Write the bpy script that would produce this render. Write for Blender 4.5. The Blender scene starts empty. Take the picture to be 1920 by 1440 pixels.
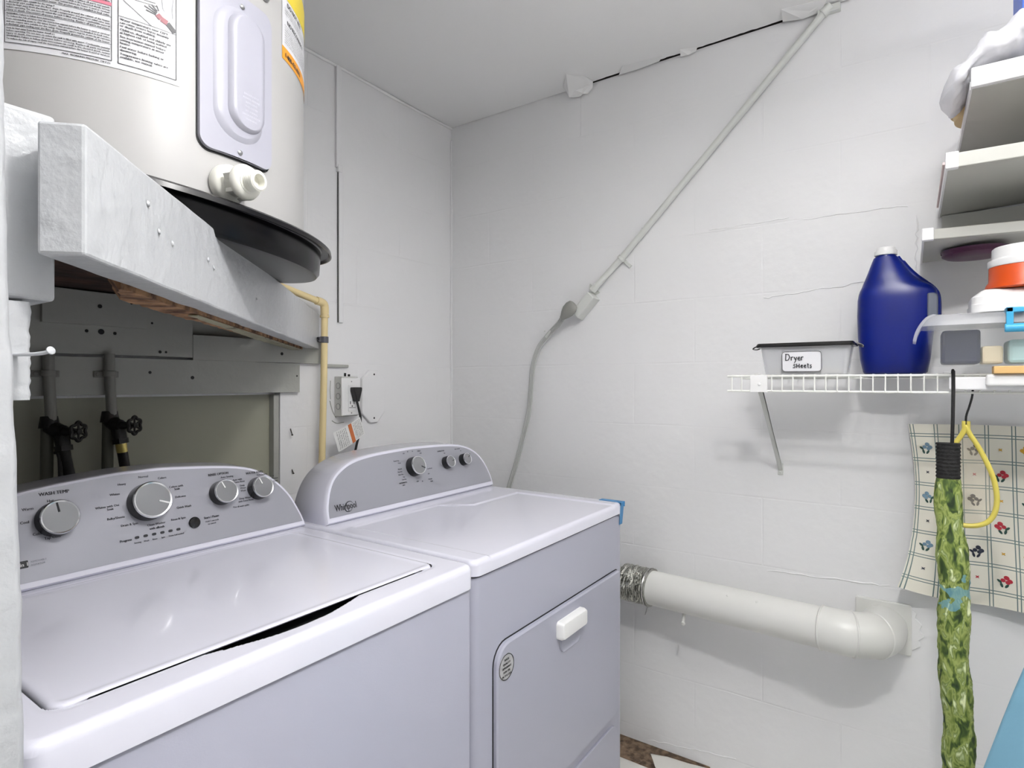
import bpy, bmesh, math, random
from mathutils import Vector, Matrix, noise

PI = math.pi
S = bpy.context.scene
COL = S.collection

# ------------------------------------------------------------------ camera
cam_d = bpy.data.cameras.new('camera')
cam = bpy.data.objects.new('camera', cam_d)
COL.objects.link(cam)
cam_d.sensor_width = 36.0
cam_d.lens = 20.526
cam_d.shift_y = -0.00125
cam_d.clip_start = 0.05
cam.location = (-1.9687, -1.6731, 1.2779)
cam.rotation_euler = (PI / 2, 0, math.radians(34.43 - 90))
S.camera = cam

# ------------------------------------------------------------------ world, exposure
w = bpy.data.worlds.new('world')
S.world = w
w.use_nodes = True
w.node_tree.nodes['Background'].inputs[0].default_value = (1.0, 1.0, 1.0, 1)
w.node_tree.nodes['Background'].inputs[1].default_value = 0.2
S.view_settings.view_transform = 'Standard'
S.view_settings.look = 'None'
S.view_settings.gamma = 1.0
S.view_settings.exposure = -0.04
S.view_settings.use_curve_mapping = False

# ------------------------------------------------------------------ lamps (the room's ceiling lamp and added fill lights)
LAMP = (-1.5, -1.72, 2.15)
FILL_LAMP = (-1.02, -2.38, 1.98)  # added lamp out of view, lifts the ceiling and wall brightness


def area(name, loc, size, power, col=(1, 1, 1), rot=(0, 0, 0)):
    d = bpy.data.lights.new(name, 'AREA')
    d.shape = 'DISK'
    d.size = size
    d.energy = power
    d.color = col
    o = bpy.data.objects.new(name, d)
    COL.objects.link(o)
    o.location = loc
    o.rotation_euler = rot
    return o


area('ceiling_lamp_light', LAMP, 0.12, 13.5, (1.0, 0.985, 0.965))
# uplights added in both bowls to brighten the ceiling and walls
area('added_ceiling_uplight', (LAMP[0], LAMP[1], 2.195), 0.30, 48.0, (1.0, 0.985, 0.97), (PI, 0, 0))
area('added_second_uplight', (FILL_LAMP[0], FILL_LAMP[1], FILL_LAMP[2] + 0.045), 0.30, 15.0, (1.0, 0.985, 0.97), (PI, 0, 0))
# fill light added behind the camera, in an unseen doorway
dr = area('doorway_fill', (-2.0, -3.05, 1.45), 1.7, 2.0, (0.97, 0.98, 1.0), (math.radians(84), 0, math.radians(-20)))
dr.data.shape = 'RECTANGLE'
dr.data.size_y = 1.7


# ------------------------------------------------------------------ materials
def lin(c):
    return tuple(((v / 255) / 12.92 if v / 255 <= 0.04045 else ((v / 255 + 0.055) / 1.055) ** 2.4) for v in c) + (1,)


MATS = {}


def mat(name, col, rough=0.5, metal=0.0, bump=None, var=None, trans=0.0, alpha=1.0, spec=0.5, coat=0.0, emit=None):
    """bump=(scale,distance); var=(scale, colour2, lo, hi)"""
    m = bpy.data.materials.new(name)
    m.use_nodes = True
    nt = m.node_tree
    b = nt.nodes['Principled BSDF']
    b.inputs['Base Color'].default_value = lin(col)
    b.inputs['Roughness'].default_value = rough
    b.inputs['Metallic'].default_value = metal
    b.inputs['Transmission Weight'].default_value = trans
    b.inputs['Alpha'].default_value = alpha
    b.inputs['Specular IOR Level'].default_value = spec
    b.inputs['Coat Weight'].default_value = coat
    if emit:
        b.inputs['Emission Color'].default_value = lin(emit[0])
        b.inputs['Emission Strength'].default_value = emit[1]
    tc = nt.nodes.new('ShaderNodeTexCoord')
    if bump:
        n = nt.nodes.new('ShaderNodeTexNoise')
        n.inputs['Scale'].default_value = bump[0]
        n.inputs['Detail'].default_value = 6
        nt.links.new(tc.outputs['Object'], n.inputs['Vector'])
        bp = nt.nodes.new('ShaderNodeBump')
        bp.inputs['Distance'].default_value = bump[1]
        nt.links.new(n.outputs['Fac'], bp.inputs['Height'])
        nt.links.new(bp.outputs['Normal'], b.inputs['Normal'])
    if var:
        n = nt.nodes.new('ShaderNodeTexNoise')
        n.inputs['Scale'].default_value = var[0]
        n.inputs['Detail'].default_value = 8
        nt.links.new(tc.outputs['Object'], n.inputs['Vector'])
        r = nt.nodes.new('ShaderNodeValToRGB')
        r.color_ramp.elements[0].position = var[2]
        r.color_ramp.elements[1].position = var[3]
        r.color_ramp.elements[0].color = lin(col)
        r.color_ramp.elements[1].color = lin(var[1])
        nt.links.new(n.outputs['Fac'], r.inputs['Fac'])
        nt.links.new(r.outputs['Color'], b.inputs['Base Color'])
    MATS[name] = m
    return m


def N(nt, t, **kw):
    n = nt.nodes.new(t)
    for k, v in kw.items():
        if hasattr(n, k):
            setattr(n, k, v)
        else:
            n.inputs[k].default_value = v
    return n


def block_wall(name, axis, off, col):
    """painted concrete block wall: faint joints as bump, a little patchy paint"""
    m = mat(name, col, 0.45)
    nt = m.node_tree
    b = nt.nodes['Principled BSDF']
    L = nt.links.new
    tc = nt.nodes.new('ShaderNodeTexCoord')
    wob = N(nt, 'ShaderNodeTexNoise', Scale=5.0, Detail=3.0)
    L(tc.outputs['Object'], wob.inputs['Vector'])
    mixv = N(nt, 'ShaderNodeMixRGB', blend_type='ADD')
    mixv.inputs[0].default_value = 0.008
    L(tc.outputs['Object'], mixv.inputs[1])
    L(wob.outputs['Color'], mixv.inputs[2])
    sp = nt.nodes.new('ShaderNodeSeparateXYZ')
    L(mixv.outputs[0], sp.inputs[0])
    a = N(nt, 'ShaderNodeMath', operation='ADD')
    L(sp.outputs[axis], a.inputs[0])
    a.inputs[1].default_value = off
    c = N(nt, 'ShaderNodeMath', operation='ADD')
    L(sp.outputs['Z'], c.inputs[0])
    c.inputs[1].default_value = -1.134
    cb = nt.nodes.new('ShaderNodeCombineXYZ')
    L(a.outputs[0], cb.inputs[0])
    L(c.outputs[0], cb.inputs[1])
    br = nt.nodes.new('ShaderNodeTexBrick')
    br.inputs['Scale'].default_value = 1.0
    br.inputs['Mortar Size'].default_value = 0.0035
    br.inputs['Mortar Smooth'].default_value = 0.6
    br.inputs['Brick Width'].default_value = 0.43
    br.inputs['Row Height'].default_value = 0.2153
    L(cb.outputs[0], br.inputs['Vector'])
    # joints come and go under the paint
    nz = N(nt, 'ShaderNodeTexNoise', Scale=2.6, Detail=4.0)
    L(tc.outputs['Object'], nz.inputs['Vector'])
    rp = nt.nodes.new('ShaderNodeValToRGB')
    rp.color_ramp.elements[0].position = 0.46
    rp.color_ramp.elements[0].color = (0.1, 0.1, 0.1, 1)
    rp.color_ramp.elements[1].position = 0.70
    L(nz.outputs['Fac'], rp.inputs['Fac'])
    mu = N(nt, 'ShaderNodeMath', operation='MULTIPLY')
    L(br.outputs['Fac'], mu.inputs[0])
    L(rp.outputs['Color'], mu.inputs[1])
    fine = N(nt, 'ShaderNodeTexNoise', Scale=34.0, Detail=8.0)
    L(tc.outputs['Object'], fine.inputs['Vector'])
    lump = N(nt, 'ShaderNodeTexNoise', Scale=7.0, Detail=3.0)
    L(tc.outputs['Object'], lump.inputs['Vector'])
    m1 = N(nt, 'ShaderNodeMath', operation='MULTIPLY_ADD')
    L(fine.outputs['Fac'], m1.inputs[0])
    m1.inputs[1].default_value = 0.16
    L(lump.outputs['Fac'], m1.inputs[2])
    m2 = N(nt, 'ShaderNodeMath', operation='MULTIPLY_ADD')
    L(mu.outputs[0], m2.inputs[0])
    m2.inputs[1].default_value = -0.20
    L(m1.outputs[0], m2.inputs[2])
    bp = N(nt, 'ShaderNodeBump')
    bp.inputs['Distance'].default_value = 0.006
    bp.inputs['Strength'].default_value = 0.8
    L(m2.outputs[0], bp.inputs['Height'])
    L(bp.outputs['Normal'], b.inputs['Normal'])
    return m


WALLC = (238, 238, 239)
m_wallr = block_wall('painted_block_right', 'Y', 0.634, WALLC)
m_wallb = block_wall('painted_block_back', 'X', 0.31, WALLC)
m_paint = mat('white_wall_paint', WALLC, 0.45, bump=(18, 0.002))
m_ceil = mat('ceiling_paint', (246, 246, 246), 0.6, bump=(10, 0.0015))
m_board = mat('painted_board', (168, 169, 163), 0.5, bump=(30, 0.0015))
m_panelw = mat('painted_panel', (158, 158, 142), 0.55, bump=(12, 0.001))
m_thick = mat('thick_white_paint', (184, 186, 189), 0.32, bump=(42, 0.0030))
m_dark = mat('dark_cavity', (28, 24, 22), 0.9)
m_rawwood = mat('dark_old_plywood', (74, 48, 34), 0.85, bump=(40, 0.003), var=(9, (40, 22, 16), 0.4, 0.6))
m_rot = mat('rotted_wood', (150, 112, 78), 0.9, bump=(90, 0.008), var=(30, (74, 46, 26), 0.42, 0.62))
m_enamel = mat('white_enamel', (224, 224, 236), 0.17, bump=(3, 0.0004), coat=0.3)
m_enamel_shade = mat('white_enamel_shaded', (166, 167, 181), 0.26, bump=(420, 0.00012))  # white enamel darkened for cabinets and doors, shade put into the colour
m_gap = mat('dark_gap', (18, 18, 20), 0.7)
m_panel = mat('silver_grey_panel', (161, 162, 170), 0.34, metal=0.3)
m_ink = mat('black_print', (34, 35, 40), 0.5)
m_ink2 = mat('grey_print', (110, 112, 118), 0.5)
m_knobb = mat('black_knob_skirt', (12, 12, 14), 0.25)
m_knobf = mat('grey_knob_face', (138, 139, 142), 0.3, metal=0.4)
m_chrome = mat('chrome', (225, 226, 228), 0.18, metal=0.9)
m_black = mat('black_rubber', (14, 14, 15), 0.45)
m_pan = mat('black_pan_plastic', (7, 7, 10), 0.24, spec=0.25)
m_tank = mat('tank_enamel', (184, 183, 182), 0.38, bump=(2.5, 0.0006))
m_cover = mat('grey_cover_plate', (178, 178, 190), 0.3)
m_label = mat('label_paper', (232, 232, 236), 0.4)
m_red = mat('red_print', (214, 120, 140), 0.5)
m_yel = mat('yellow_print', (238, 214, 60), 0.4)
m_ora = mat('orange_print', (236, 160, 48), 0.4)
m_skin = mat('hand_print', (150, 88, 96), 0.5)
m_valve = mat('white_valve_plastic', (240, 239, 230), 0.35)
m_cream = mat('cream_cpvc', (232, 212, 160), 0.35)
m_pipe = mat('grey_painted_pipe', (132, 132, 126), 0.45, bump=(60, 0.0015))
m_iron = mat('blackened_iron', (16, 15, 14), 0.5, bump=(70, 0.002))
m_hose = mat('black_hose', (15, 15, 15), 0.5)
m_hoseg = mat('grey_hose', (92, 92, 82), 0.6)
m_brass = mat('brass', (214, 196, 120), 0.3, metal=0.9)
m_plast = mat('white_plastic', (240, 240, 240), 0.3)
m_pvc = mat('white_duct_paint', (222, 222, 218), 0.35, bump=(14, 0.0006))
m_foil = mat('crinkled_foil', (176, 176, 170), 0.28, metal=0.95, bump=(60, 0.012))
m_conduit = mat('conduit_paint', (214, 216, 212), 0.35, bump=(40, 0.0006))
m_cordg = mat('grey_cord', (184, 186, 183), 0.45)
m_plugg = mat('grey_plug', (136, 136, 132), 0.45)
m_wire = mat('white_coated_wire', (238, 239, 234), 0.3)
m_blueb = mat('blue_jug_plastic', (3, 22, 100), 0.3, spec=0.3)
m_clear = mat('clear_plastic', (236, 240, 240), 0.12, alpha=0.07)
m_clear2 = mat('milky_clear_plastic', (232, 233, 238), 0.22, alpha=0.34)
m_blacklid = mat('black_lid', (12, 12, 12), 0.25)
m_sheets = mat('white_sheets', (236, 234, 226), 0.8, bump=(40, 0.003))
m_navy = mat('navy_box', (6, 14, 52), 0.5)
m_beige = mat('beige_soap', (222, 208, 176), 0.5)
m_teal = mat('pale_teal_box', (176, 206, 204), 0.5)
m_latch = mat('blue_latch', (64, 164, 208), 0.3)
m_tape = mat('blue_tape', (62, 128, 178), 0.45)
m_orange = mat('orange_plastic', (186, 66, 4), 0.35)
m_purple = mat('purple_plastic', (74, 22, 62), 0.4)
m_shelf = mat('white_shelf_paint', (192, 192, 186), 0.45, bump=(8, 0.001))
m_shelfe = mat('white_shelf_edge', (246, 246, 248), 0.35)
m_bag = mat('thin_white_plastic', (250, 250, 255), 0.4, alpha=0.9)
m_bluebox = mat('blue_carton', (64, 104, 206), 0.4)
m_tan = mat('tan_bucket', (206, 180, 134), 0.5)
m_pink = mat('pale_pink_card', (226, 206, 204), 0.6)
m_stick = mat('tan_wood', (222, 182, 120), 0.5, bump=(30, 0.001))
m_elastic = mat('black_elastic', (8, 8, 9), 0.8, bump=(120, 0.002))
m_yrim = mat('yellow_plastic', (222, 206, 96), 0.35, alpha=0.92)
m_mesh = mat('fine_yellow_mesh', (226, 214, 190), 0.7, alpha=0.17)
m_ironb = mat('light_blue_cotton', (112, 158, 180), 0.75, bump=(200, 0.0005))
m_steel = mat('steel', (170, 170, 170), 0.3, metal=0.9)
m_paper = mat('tag_paper', (242, 242, 240), 0.5)
m_tagor = mat('orange_tag_print', (196, 110, 60), 0.5)
m_rust = mat('rusty_nail', (70, 66, 60), 0.5, metal=0.6)
m_tile = mat('floor_tile', (226, 224, 218), 0.3, bump=(6, 0.0006))
m_dirt = mat('brown_dirt', (120, 100, 80), 0.95, bump=(60, 0.01), var=(40, (70, 56, 44), 0.4, 0.6))
m_flake = mat('peeled_paint', (236, 236, 236), 0.45)


def leafy():
    m = mat('green_leaf_fabric', (120, 150, 40), 0.7)
    nt = m.node_tree
    b = nt.nodes['Principled BSDF']
    L = nt.links.new
    tc = nt.nodes.new('ShaderNodeTexCoord')
    mp = nt.nodes.new('ShaderNodeMapping')
    mp.inputs['Scale'].default_value = (1, 1, 0.42)
    mp.inputs['Rotation'].default_value = (0.9, 0.3, 0.5)
    L(tc.outputs['Object'], mp.inputs['Vector'])
    ns = N(nt, 'ShaderNodeTexNoise', Scale=70.0, Detail=2.0, Distortion=0.7)
    L(mp.outputs[0], ns.inputs['Vector'])
    r = nt.nodes.new('ShaderNodeValToRGB')
    r.color_ramp.interpolation = 'LINEAR'
    e = r.color_ramp.elements
    e[0].position = 0.3
    e[0].color = lin((22, 44, 14))
    e[1].position = 0.72
    e[1].color = lin((226, 234, 188))
    for p, c in ((0.40, (62, 84, 30)), (0.47, (112, 128, 56)), (0.54, (150, 162, 92)), (0.60, (104, 122, 58))):
        q = e.new(p)
        q.color = lin(c)
    L(ns.outputs['Fac'], r.inputs['Fac'])
    # one turquoise flower print band
    sp = nt.nodes.new('ShaderNodeSeparateXYZ')
    L(tc.outputs['Object'], sp.inputs[0])
    nb = N(nt, 'ShaderNodeTexNoise', Scale=22.0, Detail=2.0)
    L(tc.outputs['Object'], nb.inputs['Vector'])
    k = N(nt, 'ShaderNodeMath', operation='MULTIPLY_ADD')
    L(nb.outputs['Fac'], k.inputs[0])
    k.inputs[1].default_value = 0.16
    L(sp.outputs['Z'], k.inputs[2])
    cmpn = N(nt, 'ShaderNodeMath', operation='COMPARE')
    L(k.outputs[0], cmpn.inputs[0])
    cmpn.inputs[1].default_value = 0.885
    cmpn.inputs[2].default_value = 0.012
    mx = N(nt, 'ShaderNodeMixRGB')
    sc_ = N(nt, 'ShaderNodeMath', operation='MULTIPLY')
    L(cmpn.outputs[0], sc_.inputs[0])
    sc_.inputs[1].default_value = 0.65
    L(sc_.outputs[0], mx.inputs[0])
    L(r.outputs['Color'], mx.inputs[1])
    mx.inputs[2].default_value = lin((104, 158, 178))
    L(mx.outputs[0], b.inputs['Base Color'])
    bp = N(nt, 'ShaderNodeBump')
    bp.inputs['Distance'].default_value = 0.0012
    L(ns.outputs['Fac'], bp.inputs['Height'])
    L(bp.outputs['Normal'], b.inputs['Normal'])
    return m


m_leaf = leafy()


def checked_cloth():
    """cream vinyl cloth with double green-grey lines, laid out by its UV map (in metres)"""
    m = mat('checked_cloth', (232, 228, 214), 0.45)
    nt = m.node_tree
    b = nt.nodes['Principled BSDF']
    L = nt.links.new
    uv = nt.nodes.new('ShaderNodeUVMap')
    sp = nt.nodes.new('ShaderNodeSeparateXYZ')
    L(uv.outputs[0], sp.inputs[0])

    def lines(sock, pitch):
        a = N(nt, 'ShaderNodeMath', operation='PINGPONG')
        L(sock, a.inputs[0])
        a.inputs[1].default_value = pitch / 2
        c = N(nt, 'ShaderNodeMath', operation='COMPARE')
        L(a.outputs[0], c.inputs[0])
        c.inputs[1].default_value = 0.0036
        c.inputs[2].default_value = 0.0011
        return c.outputs[0]
    l1 = lines(sp.outputs[0], 0.0535)
    l2 = lines(sp.outputs[1], 0.065)
    mx = N(nt, 'ShaderNodeMath', operation='MAXIMUM')
    L(l1, mx.inputs[0])
    L(l2, mx.inputs[1])
    mi = N(nt, 'ShaderNodeMixRGB')
    L(mx.outputs[0], mi.inputs[0])
    mi.inputs[1].default_value = lin((234, 230, 216))
    mi.inputs[2].default_value = lin((104, 124, 122))
    L(mi.outputs[0], b.inputs['Base Color'])
    return m


m_cloth = checked_cloth()
MOT = dict(navy=mat('cloth_navy', (28, 32, 50), 0.5), blue=mat('cloth_blue', (112, 140, 160), 0.5),
           green=mat('cloth_green', (34, 70, 62), 0.5), red=mat('cloth_red', (176, 40, 56), 0.5),
           gold=mat('cloth_gold', (204, 156, 40), 0.5), peach=mat('cloth_peach', (222, 170, 110), 0.5))


# ------------------------------------------------------------------ mesh tools
class MB:
    def __init__(self):
        self.bm = bmesh.new()

    def _mi(self, before, mi):
        if mi:
            self.bm.faces.ensure_lookup_table()
            for f in self.bm.faces[before:]:
                f.material_index = mi

    def poly(self, pts, mi=0):
        vs = [self.bm.verts.new(p) for p in pts]
        f = self.bm.faces.new(vs)
        f.material_index = mi
        return f

    def box(self, a, b, mi=0, M=None):
        n = len(self.bm.faces)
        (x0, y0, z0), (x1, y1, z1) = a, b
        P = [Vector(p) for p in ((x0, y0, z0), (x1, y0, z0), (x1, y1, z0), (x0, y1, z0),
                                 (x0, y0, z1), (x1, y0, z1), (x1, y1, z1), (x0, y1, z1))]
        if M is not None:
            P = [M @ p for p in P]
        v = [self.bm.verts.new(p) for p in P]
        for f in ((0, 3, 2, 1), (4, 5, 6, 7), (0, 1, 5, 4), (1, 2, 6, 5), (2, 3, 7, 6), (3, 0, 4, 7)):
            self.bm.faces.new([v[i] for i in f])
        self._mi(n, mi)
        return self

    def hexa(self, P, mi=0):
        n = len(self.bm.faces)
        v = [self.bm.verts.new(p) for p in P]
        for f in ((0, 3, 2, 1), (4, 5, 6, 7), (0, 1, 5, 4), (1, 2, 6, 5), (2, 3, 7, 6), (3, 0, 4, 7)):
            self.bm.faces.new([v[i] for i in f])
        self._mi(n, mi)
        return self

    def rings(self, rings, closed=True, cap=True, mi=0):
        n = len(self.bm.faces)
        R_ = [[self.bm.verts.new(p) for p in r] for r in rings]
        k = len(R_[0])
        for a, b in zip(R_[:-1], R_[1:]):
            for i in range(k if closed else k - 1):
                j = (i + 1) % k
                self.bm.faces.new((a[i], a[j], b[j], b[i]))
        if cap:
            self.bm.faces.new(R_[0][::-1])
            self.bm.faces.new(R_[-1])
        self._mi(n, mi)
        return self

    def tube(self, path, r, seg=14, mi=0, closed=False, flat=1.0, up=None, cap=True):
        path = [Vector(p) for p in path]
        n = len(path)
        rs = r if isinstance(r, (list, tuple)) else [r] * n
        T = []
        for i in range(n):
            if closed:
                d = path[(i + 1) % n] - path[i - 1]
            else:
                d = path[min(i + 1, n - 1)] - path[max(i - 1, 0)]
            T.append(d.normalized())
        u = Vector(up) if up else Vector((0, 0, 1)) if abs(T[0].z) < 0.9 else Vector((0, 1, 0))
        rings = []
        for i in range(n):
            s = T[i].cross(u)
            if s.length < 1e-6:
                s = T[i].orthogonal()
            s.normalize()
            v = s.cross(T[i]).normalized()
            if up is None:
                u = v
            rings.append([path[i] + s * math.cos(2 * PI * k / seg) * rs[i] * flat + v * math.sin(2 * PI * k / seg) * rs[i]
                          for k in range(seg)])
        if closed:
            rings.append(rings[0])
            nf = len(self.bm.faces)
            R_ = [[self.bm.verts.new(p) for p in q] for q in rings[:-1]]
            for a in range(n):
                A, B = R_[a], R_[(a + 1) % n]
                for i in range(seg):
                    j = (i + 1) % seg
                    self.bm.faces.new((A[i], A[j], B[j], B[i]))
            self._mi(nf, mi)
            return self
        return self.rings(rings, True, cap, mi)

    def cyl(self, p0, p1, r0, r1=None, seg=28, mi=0, cap=True):
        return self.tube([p0, p1], [r0, r0 if r1 is None else r1], seg, mi, cap=cap)

    def lathe(self, prof, origin, axis=(0, 0, 1), seg=40, mi=0, cap=True, tilt=None):
        """prof: [(radius, height)...] along axis"""
        ax = Vector(axis).normalized()
        s = ax.orthogonal().normalized()
        t = ax.cross(s)
        o = Vector(origin)
        rings = []
        for r, h in prof:
            r = max(r, 1e-5)
            ring = [o + ax * h + s * math.cos(2 * PI * k / seg) * r + t * math.sin(2 * PI * k / seg) * r for k in range(seg)]
            rings.append(ring)
        return self.rings(rings, True, cap, mi)

    def prism(self, pts, fn, d0, d1, mi=0):
        """pts 2D outline; fn(u,v,w) -> point; from depth d0 to d1"""
        return self.rings([[fn(u, v, d0) for u, v in pts], [fn(u, v, d1) for u, v in pts]], True, True, mi)

    def grid(self, us, vs, fn, mi=0, wrap=False):
        n = len(self.bm.faces)
        V = [[self.bm.verts.new(fn(u, v)) for u in us] for v in vs]
        for j in range(len(vs) - 1):
            for i in range(len(us) - 1):
                self.bm.faces.new((V[j][i], V[j][i + 1], V[j + 1][i + 1], V[j + 1][i]))
        self._mi(n, mi)
        return V

    def build(self, name, mats, parent=None, smooth=35, bevel=0, seg=2, norm=True, weld=False):
        if weld:
            bmesh.ops.remove_doubles(self.bm, verts=self.bm.verts, dist=1e-5)
        if norm:
            bmesh.ops.recalc_face_normals(self.bm, faces=self.bm.faces)
        me = bpy.data.meshes.new(name)
        self.bm.to_mesh(me)
        self.bm.free()
        for m in (mats if isinstance(mats, (list, tuple)) else [mats]):
            me.materials.append(m)
        if smooth:
            for p in me.polygons:
                p.use_smooth = True
            me.set_sharp_from_angle(angle=math.radians(smooth))
        o = bpy.data.objects.new(name, me)
        COL.objects.link(o)
        if bevel:
            b = o.modifiers.new('bevel', 'BEVEL')
            b.width = bevel
            b.segments = seg
            b.limit_method = 'ANGLE'
            b.angle_limit = math.radians(40)
        if parent is not None:
            o.parent = parent
            o.matrix_parent_inverse = Matrix.Translation(-WORLD[parent.name])
            WORLD[o.name] = Vector((0, 0, 0))
        else:
            WORLD[o.name] = Vector((0, 0, 0))
        return o


WORLD = {}


def thing(name, loc, label, cat, group=None):
    o = bpy.data.objects.new(name, None)
    COL.objects.link(o)
    o.location = loc
    o.empty_display_size = 0.05
    WORLD[o.name] = Vector(loc)
    return tag(o, label, cat, group)


def tag(o, label, cat, group=None):
    o['label'] = label
    o['category'] = cat
    if group:
        o['group'] = group
    return o


def struct(o):
    o['kind'] = 'structure'
    return o


def dup(root, delta, label, group=None):
    """copy a thing with copies of its parts and sub-parts, moved by delta"""
    def cp(o, par):
        c = o.copy()
        COL.objects.link(c)
        if par is not None:
            c.parent = par
            c.matrix_parent_inverse = o.matrix_parent_inverse.copy()
        for ch in list(o.children):
            cp(ch, c)
        return c
    r = cp(root, None)
    r.location = Vector(root.location) + Vector(delta)
    r['label'] = label
    if group:
        r['group'] = group
    return r


FONT = {}


def glyphs(s):
    """flat mesh of a text (unit size, origin at left baseline)"""
    if s in FONT:
        return FONT[s]
    c = bpy.data.curves.new('t', 'FONT')
    c.body = s
    c.size = 1.0
    c.resolution_u = 2
    o = bpy.data.objects.new('t', c)
    COL.objects.link(o)
    bpy.context.view_layer.update()
    me = o.to_mesh()
    V = [(v.co.x, v.co.y) for v in me.vertices]
    F_ = [tuple(p.vertices) for p in me.polygons]
    o.to_mesh_clear()
    bpy.data.objects.remove(o)
    bpy.data.curves.remove(c)
    FONT[s] = (V, F_, max([v[0] for v in V] or [0]))
    return FONT[s]


def text(mb, s, u, v, size, fn, mi=0, align='L', bold=0.0, width=None, rot=0.0):
    V, F_, w_ = glyphs(s)
    sx = size if width is None else width / w_
    W_ = w_ * sx
    off = {'L': 0, 'C': -W_ / 2, 'R': -W_}[align]
    ca, sa = math.cos(rot), math.sin(rot)
    for dx in ([0] if not bold else [-bold, 0, bold]):
        vs = []
        for x, y in V:
            a, b = x * sx + off + dx, y * size
            vs.append(mb.bm.verts.new(fn(u + a * ca - b * sa, v + a * sa + b * ca)))
        for f in F_:
            try:
                q = mb.bm.faces.new([vs[i] for i in f])
                q.material_index = mi
            except ValueError:
                pass
        if not bold:
            break


def arc(c, r, a0, a1, n):
    return [(c[0] + r * math.cos(math.radians(a0 + (a1 - a0) * i / (n - 1))),
             c[1] + r * math.sin(math.radians(a0 + (a1 - a0) * i / (n - 1)))) for i in range(n)]


def rrect(x0, z0, x1, z1, r, n=7):
    r4 = r if isinstance(r, (list, tuple)) else [r] * 4   # bl, br, tr, tl
    return (arc((x0 + r4[0], z0 + r4[0]), r4[0], 180, 270, n) + arc((x1 - r4[1], z0 + r4[1]), r4[1], 270, 360, n)
            + arc((x1 - r4[2], z1 - r4[2]), r4[2], 0, 90, n) + arc((x0 + r4[3], z1 - r4[3]), r4[3], 90, 180, n))


def spline(pts, n=6):
    """Catmull-Rom through points (any dimension)"""
    P = [Vector(p) for p in pts]
    out = []
    for i in range(len(P) - 1):
        p0, p1, p2, p3 = P[max(i - 1, 0)], P[i], P[i + 1], P[min(i + 2, len(P) - 1)]
        for k in range(n):
            t = k / n
            out.append(0.5 * ((2 * p1) + (p2 - p0) * t + (2 * p0 - 5 * p1 + 4 * p2 - p3) * t * t + (3 * p1 - p0 - 3 * p2 + p3) * t ** 3))
    out.append(P[-1])
    return out


def inset(pts, d):
    """shrink a closed counter-clockwise 2D outline"""
    n = len(pts)
    out = []
    for i in range(n):
        a, b, c = Vector(pts[i - 1]), Vector(pts[i]), Vector(pts[(i + 1) % n])
        e1, e2 = (b - a), (c - b)
        if e1.length < 1e-9 or e2.length < 1e-9:
            out.append(tuple(b))
            continue
        e1.normalize()
        e2.normalize()
        n1, n2 = Vector((-e1.y, e1.x)), Vector((-e2.y, e2.x))
        m = n1 + n2
        m = m.normalized() if m.length > 1e-6 else n1
        out.append(tuple(b + m * d / max(0.5, m.dot(n1))))
    return out


RND = random.Random(7)


def jit(a):
    return RND.uniform(-a, a)


# ------------------------------------------------------------------ the room
CZ = 2.396
mb = MB()
mb.box((-3.3, -3.4, -0.06), (0.25, 0.25, 0.0))
struct(mb.build('floor', m_tile, smooth=0))
# dirt along the wall foot beside the dryer and a pale tile edge
mb = MB()
pts = [(-0.115, -0.98), (-0.115, -0.6), (-0.001, -0.6), (-0.001, -1.12), (-0.014, -1.05), (-0.02, -0.98), (-0.04, -0.93), (-0.075, -0.95)]
mb.rings([[(x + jit(0.004), y + jit(0.004), z) for x, y in pts] for z in (0.0005, 0.004)])
o = mb.build('floor_dirt', m_dirt, smooth=0)
tag(o, 'brown grime and debris in the floor corner between dryer and wall', 'dirt')
o['kind'] = 'stuff'

# right wall, with the paint ending under the ceiling in a ragged line
mb = MB()
mb.box((0.0, -3.4, 0.0), (0.15, 0.15, CZ + 0.12))
struct(mb.build('wall_right', m_wallr, smooth=0))
# back wall: block part on the right, recessed panel on the left
mb = MB()
mb.box((-0.844, 0.0, 0.0), (0.0, 0.15, CZ + 0.12))
mb.box((-2.2, 0.03, 1.24), (-0.844, 0.15, CZ + 0.12), 0)
mb.box((-2.2, 0.03, 0.0), (-0.844, 0.15, 1.24), 1)
struct(mb.build('wall_back', [m_wallb, m_panelw], smooth=0))
mb = MB()
mb.box((-2.2, -0.93, 0.0), (-1.95, 0.03, CZ + 0.12))
struct(mb.build('wall_left', m_paint, smooth=0))
# the end of the left wall nearest the camera, edge slightly ragged
mb = MB()
prof = [(0.0, -1.783), (0.6, -1.790), (0.92, -1.7945), (1.10, -1.797), (1.26, -1.8015), (1.36, -1.8055), (1.45, -1.8075), (1.60, -1.809), (2.2, -1.811), (CZ, -1.812)]
zz = [i * CZ / 160 for i in range(161)]


def prof_x(z):
    for (z0, x0), (z1, x1) in zip(prof[:-1], prof[1:]):
        if z0 <= z <= z1:
            return x0 + (x1 - x0) * (z - z0) / (z1 - z0)
    return prof[-1][1]


rings = []
for z in zz:
    x = prof_x(z) + 0.0016 * noise.noise(Vector((0, 0, z * 26))) + (0.0012 * noise.noise(Vector((3, 0, z * 90))))
    rings.append([(-3.0, -1.06, z), (x - 0.006, -1.06, z), (x, -1.054, z), (x - 0.004, -0.93, z), (-3.0, -0.93, z)])
mb.rings(rings)
o = struct(mb.build('wall_left_end', m_thick, smooth=50))
o.name = 'wall_left.001'
mb = MB()
mb.box((-3.3, -1.06, 0.0), (-3.0, 0.0 - 0.93, CZ))
mb.box((-3.15, -3.4, 0.0), (-3.0, -1.06, CZ))
struct(mb.build('wall_far_left', m_paint, smooth=0)).name = 'wall_side'
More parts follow.
